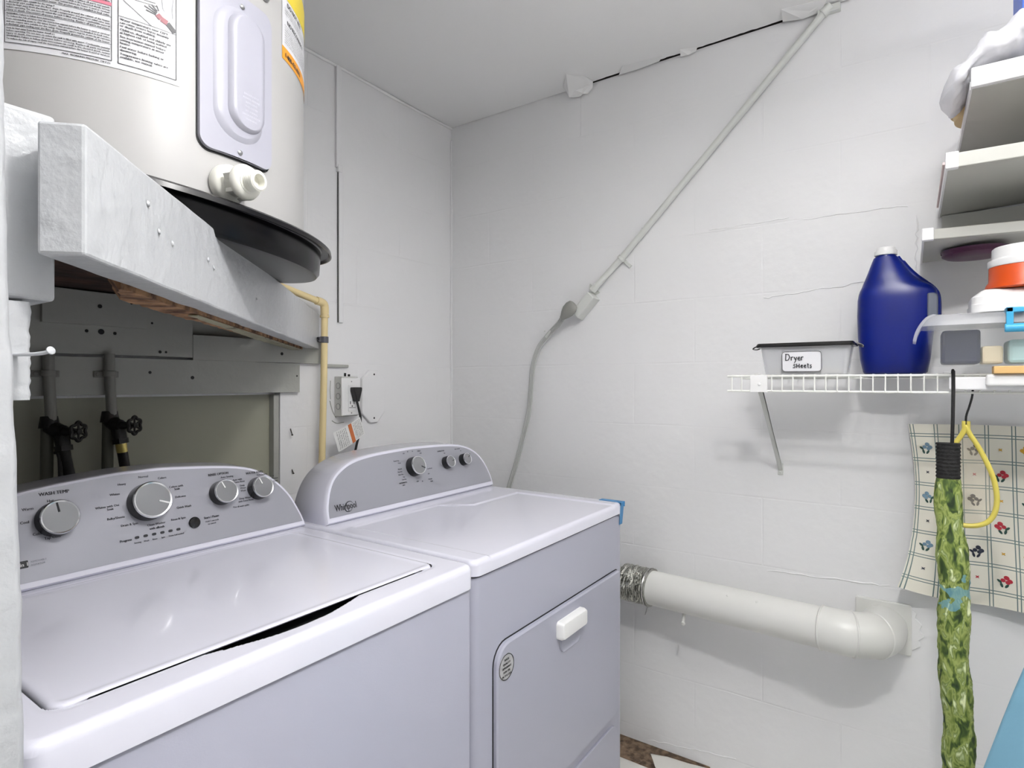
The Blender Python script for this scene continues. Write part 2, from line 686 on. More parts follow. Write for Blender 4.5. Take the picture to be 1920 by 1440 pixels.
# wall behind the camera its opening made up for the added fill light
mb = MB()
mb.box((-3.15, -3.3, 0.0), (-2.75, -3.2, CZ))
mb.box((-1.25, -3.3, 0.0), (0.0, -3.2, CZ))
mb.box((-2.75, -3.3, 2.08), (-1.25, -3.2, CZ))
struct(mb.build('wall_front', m_paint, smooth=0))

# ceiling with a ragged edge along the right wall and a thin seam line
edge = []
y = 0.03
while y > -3.4:
    if -0.66 < y:
        g = 0.0025
    elif y > -1.44:
        g = 0.011 + 0.006 * abs(noise.noise(Vector((y * 30, 0, 0)))) + 0.004 * noise.noise(Vector((y * 7, 3, 0)))
    else:
        g = 0.008
    edge.append((-g, y))
    y -= 0.012
pts = [(-3.2, -3.4), (-3.2, 0.03)] + edge + [(-0.008, -3.4)]
mb = MB()
mb.rings([[(a, b, CZ) for a, b in pts], [(a, b, CZ + 0.012) for a, b in pts]])
struct(mb.build('ceiling', m_ceil, smooth=0))
mb = MB()
mb.box((-3.3, -3.4, CZ + 0.1), (0.15, 0.15, CZ + 0.13))
struct(mb.build('ceiling_cavity', m_dark, smooth=0)).name = 'ceiling.001'
mb = MB()
mb.poly([(-0.0006, -0.6, CZ - 0.0), (-0.0006, -1.47, CZ - 0.0), (-0.0006, -1.47, CZ + 0.1), (-0.0006, -0.6, CZ + 0.1)])
struct(mb.build('trim_gap', m_dark, smooth=0)).name = 'trim_4'
# paint flakes hanging from the torn ceiling edge


def flake(name, pts, label, mt=m_flake):
    f = MB()
    top = [Vector(p) for p in pts]
    f.rings([top, [p + Vector((0.0006, 0, 0.0014)) for p in top]])
    return tag(f.build(name, mt, smooth=0), label, 'paint flake', 'peeling paint at the ceiling')


flake('paint_flake', [(-0.115, -0.640, CZ - 0.001), (-0.060, -0.6, CZ - 0.012), (-0.020, -0.600, CZ - 0.036), (-0.012, -0.618, CZ - 0.038),
                      (-0.010, -0.640, CZ - 0.040), (-0.012, -0.655, CZ - 0.034), (-0.004, -0.67, CZ - 0.036), (-0.003, -0.69, CZ - 0.018),
                      (-0.02, -0.70, CZ - 0.004), (-0.06, -0.69, CZ - 0.001)],
      'largest white torn paint flap hanging where ceiling meets the right wall')
flake('paint_flake', [(-0.035, -1.03, CZ - 0.001), (-0.012, -1.025, CZ - 0.012), (-0.010, -1.05, CZ - 0.014), (-0.006, -1.075, CZ - 0.008), (-0.02, -1.085, CZ - 0.001)],
      'small white curl of paint midway along the ceiling crack')
flake('paint_flake', [(-0.05, -0.83, CZ - 0.001), (-0.013, -0.80, CZ - 0.008), (-0.011, -0.87, CZ - 0.008), (-0.012, -0.95, CZ - 0.005), (-0.03, -0.97, CZ - 0.001)],
      'long low lip of lifted paint between the large flap and the small curl')
flake('paint_flake', [(-0.07, -1.35, CZ - 0.001), (-0.02, -1.345, CZ - 0.010), (-0.014, -1.40, CZ - 0.018), (-0.012, -1.45, CZ - 0.012), (-0.05, -1.47, CZ - 0.001)],
      'strip of lifted paint beside the top end of the diagonal conduit')
# thin dark line of the back wall / ceiling joint and taped seam
mb = MB()
mb.tube([(-1.3, -0.004, CZ - 0.004), (-0.9, -0.004, CZ - 0.006), (-0.62, -0.005, CZ - 0.004), (-0.3, -0.004, CZ - 0.007), (-0.002, -0.004, CZ - 0.004)], 0.005, 8)
struct(mb.build('trim_2', m_ceil))
# caulk bead in the corner of the two block walls
mb = MB()
path = [(-0.003 + jit(0.0015), -0.003 + jit(0.0015), z * 0.06) for z in range(1, 40)]
mb.tube(path, [0.006 + jit(0.0018) for _ in path], 8)
struct(mb.build('trim_3', m_paint))
# faint plaster smears and cracks on the right wall
mb = MB()


def crack(pts, r):
    q = [(-0.0004, a + jit(0.004), b + jit(0.003)) for a, b in pts]
    mb.tube(q, [r * (0.5 + RND.random()) for _ in q], 5)


def lerp_pts(a, b, n):
    return [(a[0] + (b[0] - a[0]) * i / n, a[1] + (b[1] - a[1]) * i / n) for i in range(n + 1)]


crack(lerp_pts((-1.285, 1.545), (-1.60, 1.572), 22), 0.0016)
crack(lerp_pts((-1.12, 1.783), (-1.36, 1.786), 14), 0.0012)
crack(lerp_pts((-1.40, 1.775), (-1.66, 1.772), 14), 0.0012)
crack(lerp_pts((-1.681, 1.56), (-1.683, 1.74), 14), 0.002)
crack(lerp_pts((-1.30, 0.69), (-1.62, 0.702), 14), 0.002)
crack(lerp_pts((-0.90, 0.02), (-1.2, 0.06), 14), 0.002)
o = struct(mb.build('trim_5', m_paint))

# ragged painted casing pieces on the left wall end (left edge of the picture)


def ragged(x0, x1, y0, y1, z0, z1, n, amp, seed):
    f = MB()
    r = []
    for i in range(n + 1):
        z = z0 + (z1 - z0) * i / n
        d = amp * noise.noise(Vector((seed, 0, z * 60))) + amp * 0.6 * noise.noise(Vector((seed, 4, z * 170)))
        r.append([(x0, y0, z), (x1 - 0.004 + d, y0, z), (x1 + d, y0 + 0.004, z), (x1 + d * 0.6, y1, z), (x0, y1, z)])
    f.rings(r)
    return f


f = ragged(-1.84, -1.7755, -1.005, -0.93, 1.262, 1.352, 40, 0.0022, 1.0)
struct(f.build('trim_1', m_thick, smooth=60))
# bent painted nail
mb = MB()
nl = spline([(-1.790, -1.0, 1.303), (-1.780, -1.022, 1.3035), (-1.7755, -1.036, 1.3045), (-1.7735, -1.042, 1.306)], 4)
mb.tube(nl, 0.0017, 10)
d = (nl[-1] - nl[-3]).normalized()
mb.lathe([(0.0016, 0), (0.0036, 0.0008), (0.0037, 0.0022), (0.0024, 0.0028)], nl[-1], d, 16)
tag(mb.build('bent_nail', m_thick), 'bent white painted nail sticking out of the left wall edge', 'nail')

# ------------------------------------------------------------------ boards behind the machines
BG = 'painted boards on the back wall'


def board(x0, x1, z0, z1, y0, y1, label, taper=0.0, holes=()):
    f = MB()
    n = 14
    r = []
    for i in range(n + 1):
        x = x0 + (x1 - x0) * i / n
        a = 0.0012 * noise.noise(Vector((x * 9, z0 * 7, 1)))
        b = 0.0012 * noise.noise(Vector((x * 9, z1 * 7, 5)))
        dz = taper * i / n
        r.append([(x, y0, z0 + a + dz), (x, y0, z1 + b + dz), (x, y1, z1 + b + dz), (x, y1, z0 + a + dz)])
    f.rings(r)
    for hx, hz, hr in holes:
        f.lathe([(hr, 0), (hr, 0.001)], (hx, y0 - 0.0012, hz), (0, 1, 0), 12, mi=1)
    o = f.build('mounting_board', [m_board, m_gap], smooth=0, bevel=0.002)
    return tag(o, label, 'board', BG)


board(-1.93, -0.784, 1.247, 1.341, -0.018, -0.0003, 'long lower grey board crossed by the two water pipes', 0.0, ((-0.795, 1.30, .003), (-1.13, 1.292, .005), (-1.24, 1.305, .004)))
board(-1.93, -1.129, 1.348, 1.502, -0.018, -0.0003, 'upper grey board with three small drilled holes above the pipes', 0.0,
      ((-1.383, 1.404, .004), (-1.352, 1.404, .007), (-1.322, 1.402, .004), (-1.20, 1.36, .003), (-1.235, 1.435, .003), (-1.18, 1.468, .003), (-1.215, 1.36, .004)))
board(-1.475, -1.253, 1.418, 1.499, -0.032, -0.0185, 'short grey board nailed over the upper left board', 0.0, ((-1.36, 1.465, .005), (-1.29, 1.48, .003)))
board(-1.128, -0.696, 1.3415, 1.412, -0.018, -0.0003, 'right-hand upper board ending under the diagonal beam', 0.0, ((-0.85, 1.37, .005),))
board(-1.128, -0.846, 1.4125, 1.50, 0.010, 0.0297, 'recessed upper panel board under the brown rotted plank')
mb = MB()
mb.box((-0.69, -0.012, 1.332), (-0.577, 0.0, 1.342))
struct(mb.build('trim_6', m_board, smooth=0, bevel=0.002))
mb = MB()
mb.box((-0.864, 0.004, 0.0), (-0.845, 0.03, 1.24))
struct(mb.build('trim_7', m_board, smooth=0, bevel=0.002))

# platform under the heater, diagonal beam, rotted plank
mb = MB()
P = [(-1.93, -0.99), (-1.765, -0.99), (-0.82, -0.045), (-0.82, -0.001), (-1.93, -0.001)]
mb.rings([[(a, b, 1.504) for a, b in P], [(a, b, 1.514) for a, b in P]])
tag(mb.build('wood_platform', m_rawwood, smooth=0), 'dark bare wood platform under the water heater pan', 'platform')

S2 = math.sqrt(0.5)


def diag(s, n_, z):
    """s along the beam from its near end, n_ behind its front face"""
    return Vector((-1.753 + S2 * s - S2 * n_, -1.061 + S2 * s + S2 * n_, z))


def beam_mesh(s0, s1, n0, n1, z0, z1, n, amp, seed, mt, name, parent=None, slices=None):
    f = MB()
    r = []
    for i in range(n + 1):
        s = s0 + (s1 - s0) * i / n
        e = [amp * noise.noise(Vector((s * 14, seed + k, 0))) for k in range(4)]
        r.append([diag(s, n0 + e[0] * .5, z0 + e[0]), diag(s, n0 + e[1] * .3, z1 + e[1]), diag(s, n1, z1 + e[1]), diag(s, n1 + e[3], z0 + e[2])])
    f.rings(r)
    return f.build(name, mt, parent, smooth=0, bevel=0.003, seg=2)


b = beam_mesh(0.0, 1.485, 0.0, 0.039, 1.392, 1.511, 60, 0.0016, 2.0, m_thick, 'support_beam')
tag(b, 'thick white painted diagonal beam carrying the black pan', 'beam')
# painted-over nail heads and drips on the beam
for s, z, l in ((0.16, 1.455, 0.006), (0.335, 1.458, 0.003), (0.36, 1.452, 0.008), (0.13, 1.478, 0.003), (0.20, 1.45, 0.003), (0.62, 1.44, 0.003)):
    f = MB()
    c = diag(s, -0.0005, z)
    f.rings([[c + Vector((S2 * a, S2 * a, bb)) for a, bb in arc((0, 0), r_, 0, 330, 12)] for r_ in (0.0035,)] +
            [[c + Vector((S2 * a + S2 * .002, S2 * a - S2 * .002, bb - l * .3)) for a, bb in arc((0, 0), 0.002, 0, 330, 12)]])
    f.build('paint_drip', m_thick, b)
# rotted second plank behind the beam: ragged end, splintered underside
f = MB()
r = []
n = 90
for i in range(n + 1):
    s = 0.16 + (1.40 - 0.16) * i / n
    t = min(1.0, max(0.0, (s - 0.16) / 0.10))
    rag = 0.005 * noise.noise(Vector((s * 45, 1, 0))) + 0.004 * noise.noise(Vector((s * 120, 2, 0)))
    w_ = 0.039 + 0.006 + t * 0.040 + rag + (0.006 if s < .5 else 0.0)
    zb = 1.388 + 0.003 * noise.noise(Vector((s * 60, 4, 0)))
    r.append([diag(s, 0.040, zb - 0.001), diag(s, 0.040, 1.455), diag(s, w_, 1.455), diag(s, w_ + rag, zb + 0.012), diag(s, w_ - 0.008, zb - 0.002)])
f.rings(r)
rp = f.build('rotted_plank', [m_rot], smooth=0)
tag(rp, 'brown splintered rotted plank behind the diagonal beam', 'plank')
f = MB()
r = []
for i in range(61):
    s = 0.42 + 0.98 * i / 60
    wv = 0.054 + 0.020 * min(1, max(0, (s - .45) / .5)) + 0.004 * noise.noise(Vector((s * 30, 8, 0)))
    r.append([diag(s, 0.041, 1.3835), diag(s, wv, 1.3835), diag(s, wv, 1.3856), diag(s, 0.041, 1.3856)])
f.rings(r)
f.build('paint_layer', mat('old_cream_paint', (150, 146, 122), 0.6, var=(40, (96, 88, 66), 0.55, 0.7)), rp, smooth=0)

f = MB()
f.box((-1.81, -1.0, 1.355), (-1.7555, -0.935, 1.531))
o = f.build('ledger_block', m_thick, smooth=0, bevel=0.004, seg=3)
o.modifiers['bevel'].segments = 3
tag(o, 'short white painted block beside the near end of the diagonal beam', 'block')

# ------------------------------------------------------------------ water heater
HC = Vector((-1.485, -0.447, 0))
HR = 0.328


def cyl_pt(a, z, r=HR):
    t = math.radians(a)
    return Vector((HC.x + r * math.cos(t), HC.y + r * math.sin(t), z))


heater = thing('water_heater', (HC.x, HC.y, 1.56), 'large cream white cylindrical water heater standing in the black pan', 'water heater')
mb = MB()
mb.lathe([(HR - 0.006, 1.56), (HR, 1.566), (HR, 2.30), (HR - 0.004, 2.315), (0.02, 2.32)], HC, (0, 0, 1), 128)
mb.build('tank', m_tank, heater, smooth=40)


def on_tank(a0, r):
    """flat (u, z) -> point on the tank, u in metres along the skin to the right of angle a0"""
    return lambda u, z: cyl_pt(a0 + math.degrees(u / HR), z, r)


def skin_patch(mb, a0, a1, z0, z1, r, mi=0, n=30):
    mb.grid([a0 + (a1 - a0) * i / n for i in range(n + 1)], [z0, z1], lambda a, z: cyl_pt(a, z, r), mi)


def skin_line(mb, u0, z0, u1, z1, wd, fn, mi, n=8):
    horiz = abs(u1 - u0) > abs(z1 - z0)
    du, dz = (0, wd / 2) if horiz else (wd / 2, 0)
    A = [(u0 + (u1 - u0) * i / n, z0 + (z1 - z0) * i / n) for i in range(n + 1)]
    va = [mb.bm.verts.new(fn(u - du, z - dz)) for u, z in A]
    vb = [mb.bm.verts.new(fn(u + du, z + dz)) for u, z in A]
    for i in range(n):
        q = mb.bm.faces.new((va[i], va[i + 1], vb[i + 1], vb[i]))
        q.material_index = mi


# big white safety label
lab = MB()
skin_patch(lab, -134.6, -98.0, 1.719, 2.02, HR + 0.0008, 0, 40)
lo = lab.build('safety_label', m_label, heater, norm=False)
pr = MB()
RR = HR + 0.0016
k = PI / 180 * HR
fn = on_tank(-134.6, RR)
W1 = (134.6 - 112.4) * k
x0, x1 = 0.006, W1 - 0.002
for (a, b_) in ((x0, x0), (x1, x1)):
    skin_line(pr, a, 1.7275, b_, 2.0, 0.0009, fn, 1, 4)
skin_line(pr, x0, 1.7275, x1, 1.7275, 0.0009, fn, 1, 20)
dense = ["To reduce the risk of injury read the instruction manual before the heater is used or serviced.",
         "WARNING: Failure to follow these instructions can result in fire, electrical shock, serious",
         "injury or death. Disconnect all power before servicing. Replace all parts and panels",
         "before operating. Do not turn on unless the tank is filled with water. Combustible material",
         "must be kept away from the heater. Install a temperature and pressure relief valve with",
         "a discharge pipe ending near the floor drain. Properly ground the cabinet of the heater",
         "and use copper wire suitable for the rating. Flammable vapors may be drawn by air currents",
         "from surrounding areas to the water heater. This product must be installed to local codes."]
z = 1.7320
row = 0
while z < 1.99:
    s = dense[row % len(dense)]
    full = (row % 5) != 4
    text(pr, s if full else s[:46], x0 + 0.002, z, 0.0031, fn, 1, bold=0.00012, width=(x1 - x0 - 0.004) if full else (x1 - x0) * 0.45)
    if row % 5 == 4:
        skin_line(pr, x0, z + 0.0040, x1, z + 0.0040, 0.0005, fn, 1, 20)
        z += 0.0016
    z += 0.0035
    row += 1
# pink heading blocks in the dense text
for (u0, u1, z0_) in ((0.085, 0.125, 1.806), (0.0085, 0.020, 1.790), (0.09, 0.12, 1.812)):
    skin_line(pr, u0, z0_, u1, z0_, 0.0045, on_tank(-134.6, RR + 0.0001), 2, 6)
text(pr, 'MAX. WORKING PRESSURE 150 P.S.I.', x1 - 0.001, 1.7225, 0.0034, fn, 1, 'R', bold=0.00012)
# right-hand box of the label: drawing of a scalded hand and the large text
fn2 = on_tank(-111.4, RR)
W2 = (111.4 - 98.9) * k
skin_line(pr, 0, 1.7265, 0, 2.0, 0.0010, fn2, 1, 4)
skin_line(pr, W2, 1.7265, W2, 2.0, 0.0010, fn2, 1, 4)
skin_line(pr, 0, 1.7265, W2, 1.7265, 0.0010, fn2, 1, 10)
skin_line(pr, 0, 1.7935, W2, 1.7935, 0.0006, fn2, 1, 10)
ln = ['Water temperature over 125\u00b0F', 'can cause severe burns instantly', 'or death from scalding.', '', 'Children, disabled and elderly are',
      'at highest risk of being scalded.', '', 'See instruction manual before', 'setting temperature at water', 'heater.', '', 'Feel water before bathing or',
      'showering.', '', 'Temperature limiting valves are', 'available, see manual.']
z = 1.7880
for s in ln:
    if s:
        wd_ = glyphs(s)[2]
        text(pr, s, 0.002, z, 0.0041, fn2, 1, width=min(W2 - 0.003, wd_ * 0.0046), bold=0.00022)
        z -= 0.0044
    else:
        z -= 0.0011
fn3 = on_tank(-111.4, RR)


def skin_path(pts, wd, mi):
    for (a, b_), (c, d_) in zip(pts[:-1], pts[1:]):
        v = Vector((c - a, d_ - b_))
        if v.length < 1e-6:
            continue
        nrm = Vector((-v.y, v.x)).normalized() * wd / 2
        q = pr.bm.faces.new([pr.bm.verts.new(fn3(*p)) for p in ((a - nrm.x, b_ - nrm.y), (c - nrm.x, d_ - nrm.y), (c + nrm.x, d_ + nrm.y), (a + nrm.x, b_ + nrm.y))])
        q.material_index = mi


skin_path([(0.001, 1.826), (0.045, 1.8285)], 0.0007, 1)
skin_path([(0.048, 1.8245), (0.008, 1.8225), (0.0055, 1.8205), (0.0052, 1.819), (0.007, 1.8165), (0.040, 1.7935)], 0.0007, 1)
# forearm and hand under the tap
skin_path([(0.047, 1.8135), (0.052, 1.809)], 0.0075, 3)
skin_path([(0.052, 1.809), (0.060, 1.806)], 0.0075, 3)
skin_path([(0.060, 1.806), (0.0700, 1.7960)], 0.0070, 1)
for p in (((0.047, 1.816), (0.036, 1.822)), ((0.047, 1.818), (0.040, 1.8245)), ((0.046, 1.814), (0.031, 1.8195)), ((0.047, 1.812), (0.033, 1.8145)), ((0.049, 1.819), (0.046, 1.826))):
    skin_path(p, 0.0014, 1)
skin_path([(0.052, 1.846), (0.054, 1.825), (0.057, 1.82)], 0.0006, 4)
skin_path([(0.068, 1.846), (0.066, 1.828), (0.067, 1.815)], 0.0006, 4)
pr.build('label_print', [m_label, m_ink, m_red, m_skin, m_ink2], lo, smooth=0, norm=False)

# yellow and orange notice at the right
lab = MB()
skin_patch(lab, -63.4, -30.0, 1.885, 2.03, HR + 0.0008, 0, 20)
skin_patch(lab, -63.4, -30.0, 1.862, 1.885, HR + 0.0008, 1, 20)
skin_patch(lab, -63.4, -30.0, 1.975, 2.03, HR + 0.0012, 2, 20)
yo = lab.build('notice_label', [m_label, m_ora, m_yel], heater, norm=False)
pr = MB()
fn = on_tank(-62.6, RR)
text(pr, 'DO NOT WET', 0.012, 1.962, 0.011, fn, bold=0.0003)
text(pr, 'NO RECONNECT', 0.012, 1.930, 0.011, fn, bold=0.0003)
z = 1.955
for i in range(15):
    if i in (0, 8):
        z -= 0.0002
    if not 1.926 < z < 1.944:
        text(pr, dense[i % 8], 0.003, z, 0.003, fn, width=0.16)
    z -= 0.0044
text(pr, '1-800-432-8373', 0.004, 1.868, 0.0115, fn, bold=0.0005)
pr.build('label_print', m_ink, yo, smooth=0, norm=False)

# access cover: rounded plate following the tank, two stepped ovals, screws


def cover_layer(mb, a0, a1, z0, z1, rc, r0, r1, slope=0.006, n=9, mi=0, drop=0.0):
    """rounded-rectangle slab on the tank between angles a0..a1"""
    fnc = on_tank((a0 + a1) / 2, 0)
    hw = (a1 - a0) / 2 * k
    o0 = rrect(-hw, z0, hw, z1, rc, n)
    o1 = inset(o0, slope)

    def P_(u, z, r):
        return cyl_pt((a0 + a1) / 2 + math.degrees(u / HR), z, r)
    R0 = [mb.bm.verts.new(P_(u, z, r0)) for u, z in o0]
    R1 = [mb.bm.verts.new(P_(u, z, r1)) for u, z in o1]
    m_ = len(R0)
    for i in range(m_):
        j = (i + 1) % m_
        q = mb.bm.faces.new((R0[i], R0[j], R1[j], R1[i]))
        q.material_index = mi
    # top: rows so that it follows the curve
    half = m_ // 2
    # split outline in left and right chains by pairing equal heights
    zs = sorted(set(round(z, 5) for _, z in o1))
    left = {}
    right = {}
    for i, (u, z) in enumerate(o1):
        (left if u < 0 else right)[round(z, 5)] = (u, i)
    prev = None
    for z in zs:
        if z not in left or z not in right:
            continue
        ul, il = left[z]
        ur, ir = right[z]
        nn = 8
        rowv = [R1[il]] + [mb.bm.verts.new(P_(ul + (ur - ul) * t / nn, z, r1)) for t in range(1, nn)] + [R1[ir]]
        if prev:
            for t in range(nn):
                q = mb.bm.faces.new((prev[t], prev[t + 1], rowv[t + 1], rowv[t]))
                q.material_index = mi
        prev = rowv


cv = MB()
cover_layer(cv, -93.8, -70.2, 1.6385, 1.905, 0.02, HR - 0.002, HR + 0.007, 0.0015)
co = cv.build('access_cover', m_cover, heater, smooth=50)
cv = MB()
cover_layer(cv, -90.4, -74.2, 1.664, 1.880, 0.044, HR + 0.006, HR + 0.012, 0.009)
cv.build('raised_rim', m_cover, co, smooth=60)
cv = MB()
cover_layer(cv, -86.6, -75.0, 1.683, 1.872, 0.0315, HR + 0.0115, HR + 0.020, 0.005)
cv.build('raised_oval', m_cover, co, smooth=60)
pr = MB()
fn = on_tank(-80.8, HR + 0.0204)
for i, s in enumerate(['DISCONNECT', 'POWER BEFORE', 'REMOVING', 'THIS COVER', 'SEE WIRING', 'DIAGRAM INSIDE', 'WARNING']):
    text(pr, s, 0.002, 1.740 - i * 0.0066, 0.0042, fn, align='C')
pr.build('embossed_text', mat('embossed_plate', (226, 226, 234), 0.3), co, smooth=0, norm=False)
# dark ring round the cover, painting in the shadow of its gap
cv = MB()
cover_layer(cv, -94.1, -69.9, 1.6355, 1.908, 0.021, HR - 0.001, HR + 0.0012, 0.0004)
cv.build('cover_shade_ring', m_gap, co, smooth=50)
for a, z in ((-81.6, 1.886), (-82.3, 1.6485)):
    sc = MB()
    nrm = (cyl_pt(a, z) - Vector((HC.x, HC.y, z))).normalized()
    sc.lathe([(0.0040, 0), (0.0042, 0.0015), (0.002, 0.003), (0.001, 0.0031)], cyl_pt(a, z, HR + 0.0068), nrm, 16)
    so = sc.build('screw', m_steel, co)
# conduit knock-out cap just above
sc = MB()
nrm = (cyl_pt(-72, 1.945) - Vector((HC.x, HC.y, 1.945))).normalized()
sc.lathe([(0.012, 0), (0.012, 0.003), (0.009, 0.0045), (0.001, 0.0045)], cyl_pt(-72.3, 1.942, HR - 0.001), nrm, 24)
sc.build('plug_cap', m_steel, heater)

# drain valve
a = -85.8
base = cyl_pt(a, 1.592, HR - 0.002)
VS = 1.25
ax = (cyl_pt(a, 0, 1) - Vector((HC.x, HC.y, 0))).normalized()
ax = (ax + Vector((0.10, 0, -0.05))).normalized()
vb = MB()
vb.lathe([(a_ * VS, b_ * 1.12) for a_, b_ in [(0.0235, 0), (0.0245, 0.003), (0.024, 0.012), (0.0215, 0.015), (0.0155, 0.018), (0.0145, 0.032), (0.0175, 0.036)]], base, ax, 40)
dv = vb.build('drain_valve', m_valve, heater, smooth=40)
vb = MB()
prof_ = [(0.0175, 0.034), (0.0215, 0.037), (0.0220, 0.041), (0.0200, 0.046), (0.0165, 0.049)]
vb.lathe([(a_ * VS, b_ * 1.12) for a_, b_ in prof_], base, ax, 40)
for i in range(6):
    t = i * PI / 3
    s_ = ax.orthogonal().normalized()
    u_ = ax.cross(s_)
    c_ = base + ax * 0.033 + (s_ * math.cos(t) + u_ * math.sin(t)) * 0.022
    vb.box((-0.004, -0.003, -0.007), (0.004, 0.003, 0.008), 0, Matrix.Translation(c_) @ ax.to_track_quat('Z', 'Y').to_matrix().to_4x4() @ Matrix.Rotation(t, 4, 'Z'))
vb.build('valve_handle', m_valve, dv, smooth=40)
vb = MB()
hp = [(0.0145, 0.045), (0.0148, 0.050)]
for i in range(5):
    z = 0.051 + i * 0.0032
    hp += [(0.0112, z), (0.0126, z + 0.0012), (0.0126, z + 0.0020), (0.0112, z + 0.0030)]
hp += [(0.0108, 0.0675), (0.0080, 0.0675), (0.0078, 0.056), (0.001, 0.055)]
vb.lathe([(a_ * VS, b_ * 1.12) for a_, b_ in hp], base, ax, 36)
vb.build('hose_thread', m_valve, dv, smooth=35)

# black drain pan (slightly bowed)
PC = Vector((-1.485, -0.447, 1.594))


def tiltz(p):
    return Vector((p.x, p.y, p.z - 0.076 * (p.x - PC.x) + 0.117 * (p.y - PC.y)))


mb = MB()
seg = 120
prf = [(0.01, -0.0555), (0.342, -0.0555), (0.353, -0.0535), (0.3585, -0.046), (0.3615, -0.004), (0.364, -0.002), (0.376, -0.003), (0.3795, -0.008), (0.3825, -0.0075),
       (0.3815, 0.0), (0.377, 0.0035), (0.364, 0.003), (0.3590, -0.001), (0.3555, -0.045), (0.352, -0.0505), (0.342, -0.0525), (0.01, -0.0525)]
rings = []
for r_, h in prf:
    rings.append([tiltz(Vector((PC.x + r_ * math.cos(2 * PI * i / seg), PC.y + r_ * math.sin(2 * PI * i / seg), PC.z + h))) for i in range(seg)])
mb.rings(rings, True, True)
tag(mb.build('drain_pan', m_pan, smooth=40), 'round black plastic drain pan under the water heater', 'pan')

# ------------------------------------------------------------------ heightfield helper for the machine tops


def sdf_rr(x, y, x0, y0, x1, y1, r):
    cx, cy = (x0 + x1) / 2, (y0 + y1) / 2
    qx, qy = abs(x - cx) - (x1 - x0) / 2 + r, abs(y - cy) - (y1 - y0) / 2 + r
    return math.hypot(max(qx, 0), max(qy, 0)) + min(max(qx, qy), 0) - r


def axis_list(lo, hi, dense_at, coarse=0.02, fine=0.0015, band=0.008):
    xs = {round(lo, 5), round(hi, 5)}
    n = int((hi - lo) / coarse)
    for i in range(n + 1):
        xs.add(round(lo + (hi - lo) * i / n, 5))
    for c in dense_at:
        m_ = int(band / fine)
        for i in range(-m_, m_ + 1):
            v = round(c + i * fine, 5)
            if lo <= v <= hi:
                xs.add(v)
    return sorted(xs)


def slab(name, mt, parent, x0, y0, x1, y1, ztop, zbot, rc, re, hf=None, dx=(), dy=(), coarse=0.012, dark=None):
    """machine top: rounded plan corners rc, rounded upper edge re, extra height hf(x,y)"""
    f = MB()
    xs = axis_list(x0, x1, list(dx) + [x0, x1], coarse, 0.0017, max(re, rc * 0.9) + 0.002)
    ys = axis_list(y0, y1, list(dy) + [y0, y1], coarse, 0.0017, max(re, rc * 0.9) + 0.002)
    cx, cy = (x0 + x1) / 2, (y0 + y1) / 2
    hx, hy = (x1 - x0) / 2, (y1 - y0) / 2

    def P_(x, y):
        d = sdf_rr(x, y, x0, y0, x1, y1, rc)
        if d > 0:      # outside the rounded corner: pull in to the outline
            sx, sy = (1 if x > cx else -1), (1 if y > cy else -1)
            ox, oy = cx + sx * (hx - rc), cy + sy * (hy - rc)
            v = Vector((x - ox, y - oy)).normalized() * rc
            x, y = ox + v.x, oy + v.y
            d = 0.0
        z = ztop + (hf(x, y) if hf else 0)
        e = min(-d, re)
        z -= re - math.sqrt(max(0, re * re - (re - e) ** 2))
        return Vector((x, y, z))
    V = f.grid(xs, ys, P_)
    loop = V[0] + [r_[-1] for r_ in V[1:]] + V[-1][-2::-1] + [V[j][0] for j in range(len(V) - 2, 0, -1)]
    low = [f.bm.verts.new((v.co.x, v.co.y, zbot)) for v in loop]
    n = len(loop)
    for i in range(n):
        j = (i + 1) % n
        f.bm.faces.new((loop[i], loop[j], low[j], low[i]))
    try:
        f.bm.faces.new(low)
    except ValueError:
        pass
    bmesh.ops.remove_doubles(f.bm, verts=f.bm.verts, dist=2e-5)
    if dark:  # deep faces coloured dark, standing in for shade in the gap
        for q in f.bm.faces:
            c = q.calc_center_median()
            if c.z < ztop - 0.004 and c.z > zbot and len(q.verts) < 6 and dark(c.x, c.y):
                q.material_index = 1
    bmesh.ops.dissolve_degenerate(f.bm, edges=f.bm.edges, dist=1e-6)
    return f.build(name, mt, parent, smooth=42)


KT = 0.32
KN = Vector((0, -1, KT)).normalized()


def con_pt(y0, x, z, w_=0.0):
    """point on a console face tilted back; w_ out of the face"""
    return Vector((x, y0 + KT * (z - 0.918), z)) + KN * w_


def console(prefix, parent, outl, y0, yb, zlow):
    """outl: closed CCW (x,z) outline"""
    f = MB()
    o1 = inset(outl, 0.004)
    rings = [[Vector((x, yb, z)) for x, z in inset(outl, 0.012)],
             [Vector((x, yb - 0.012, z)) for x, z in outl],
             [con_pt(y0, x, z, -0.012) for x, z in outl],
             [con_pt(y0, x, z, -0.004) for x, z in inset(outl, 0.0012)],
             [con_pt(y0, x, z, 0.0) for x, z in o1]]
    f.rings(rings)
    return f.build('console', m_enamel, parent, smooth=50)


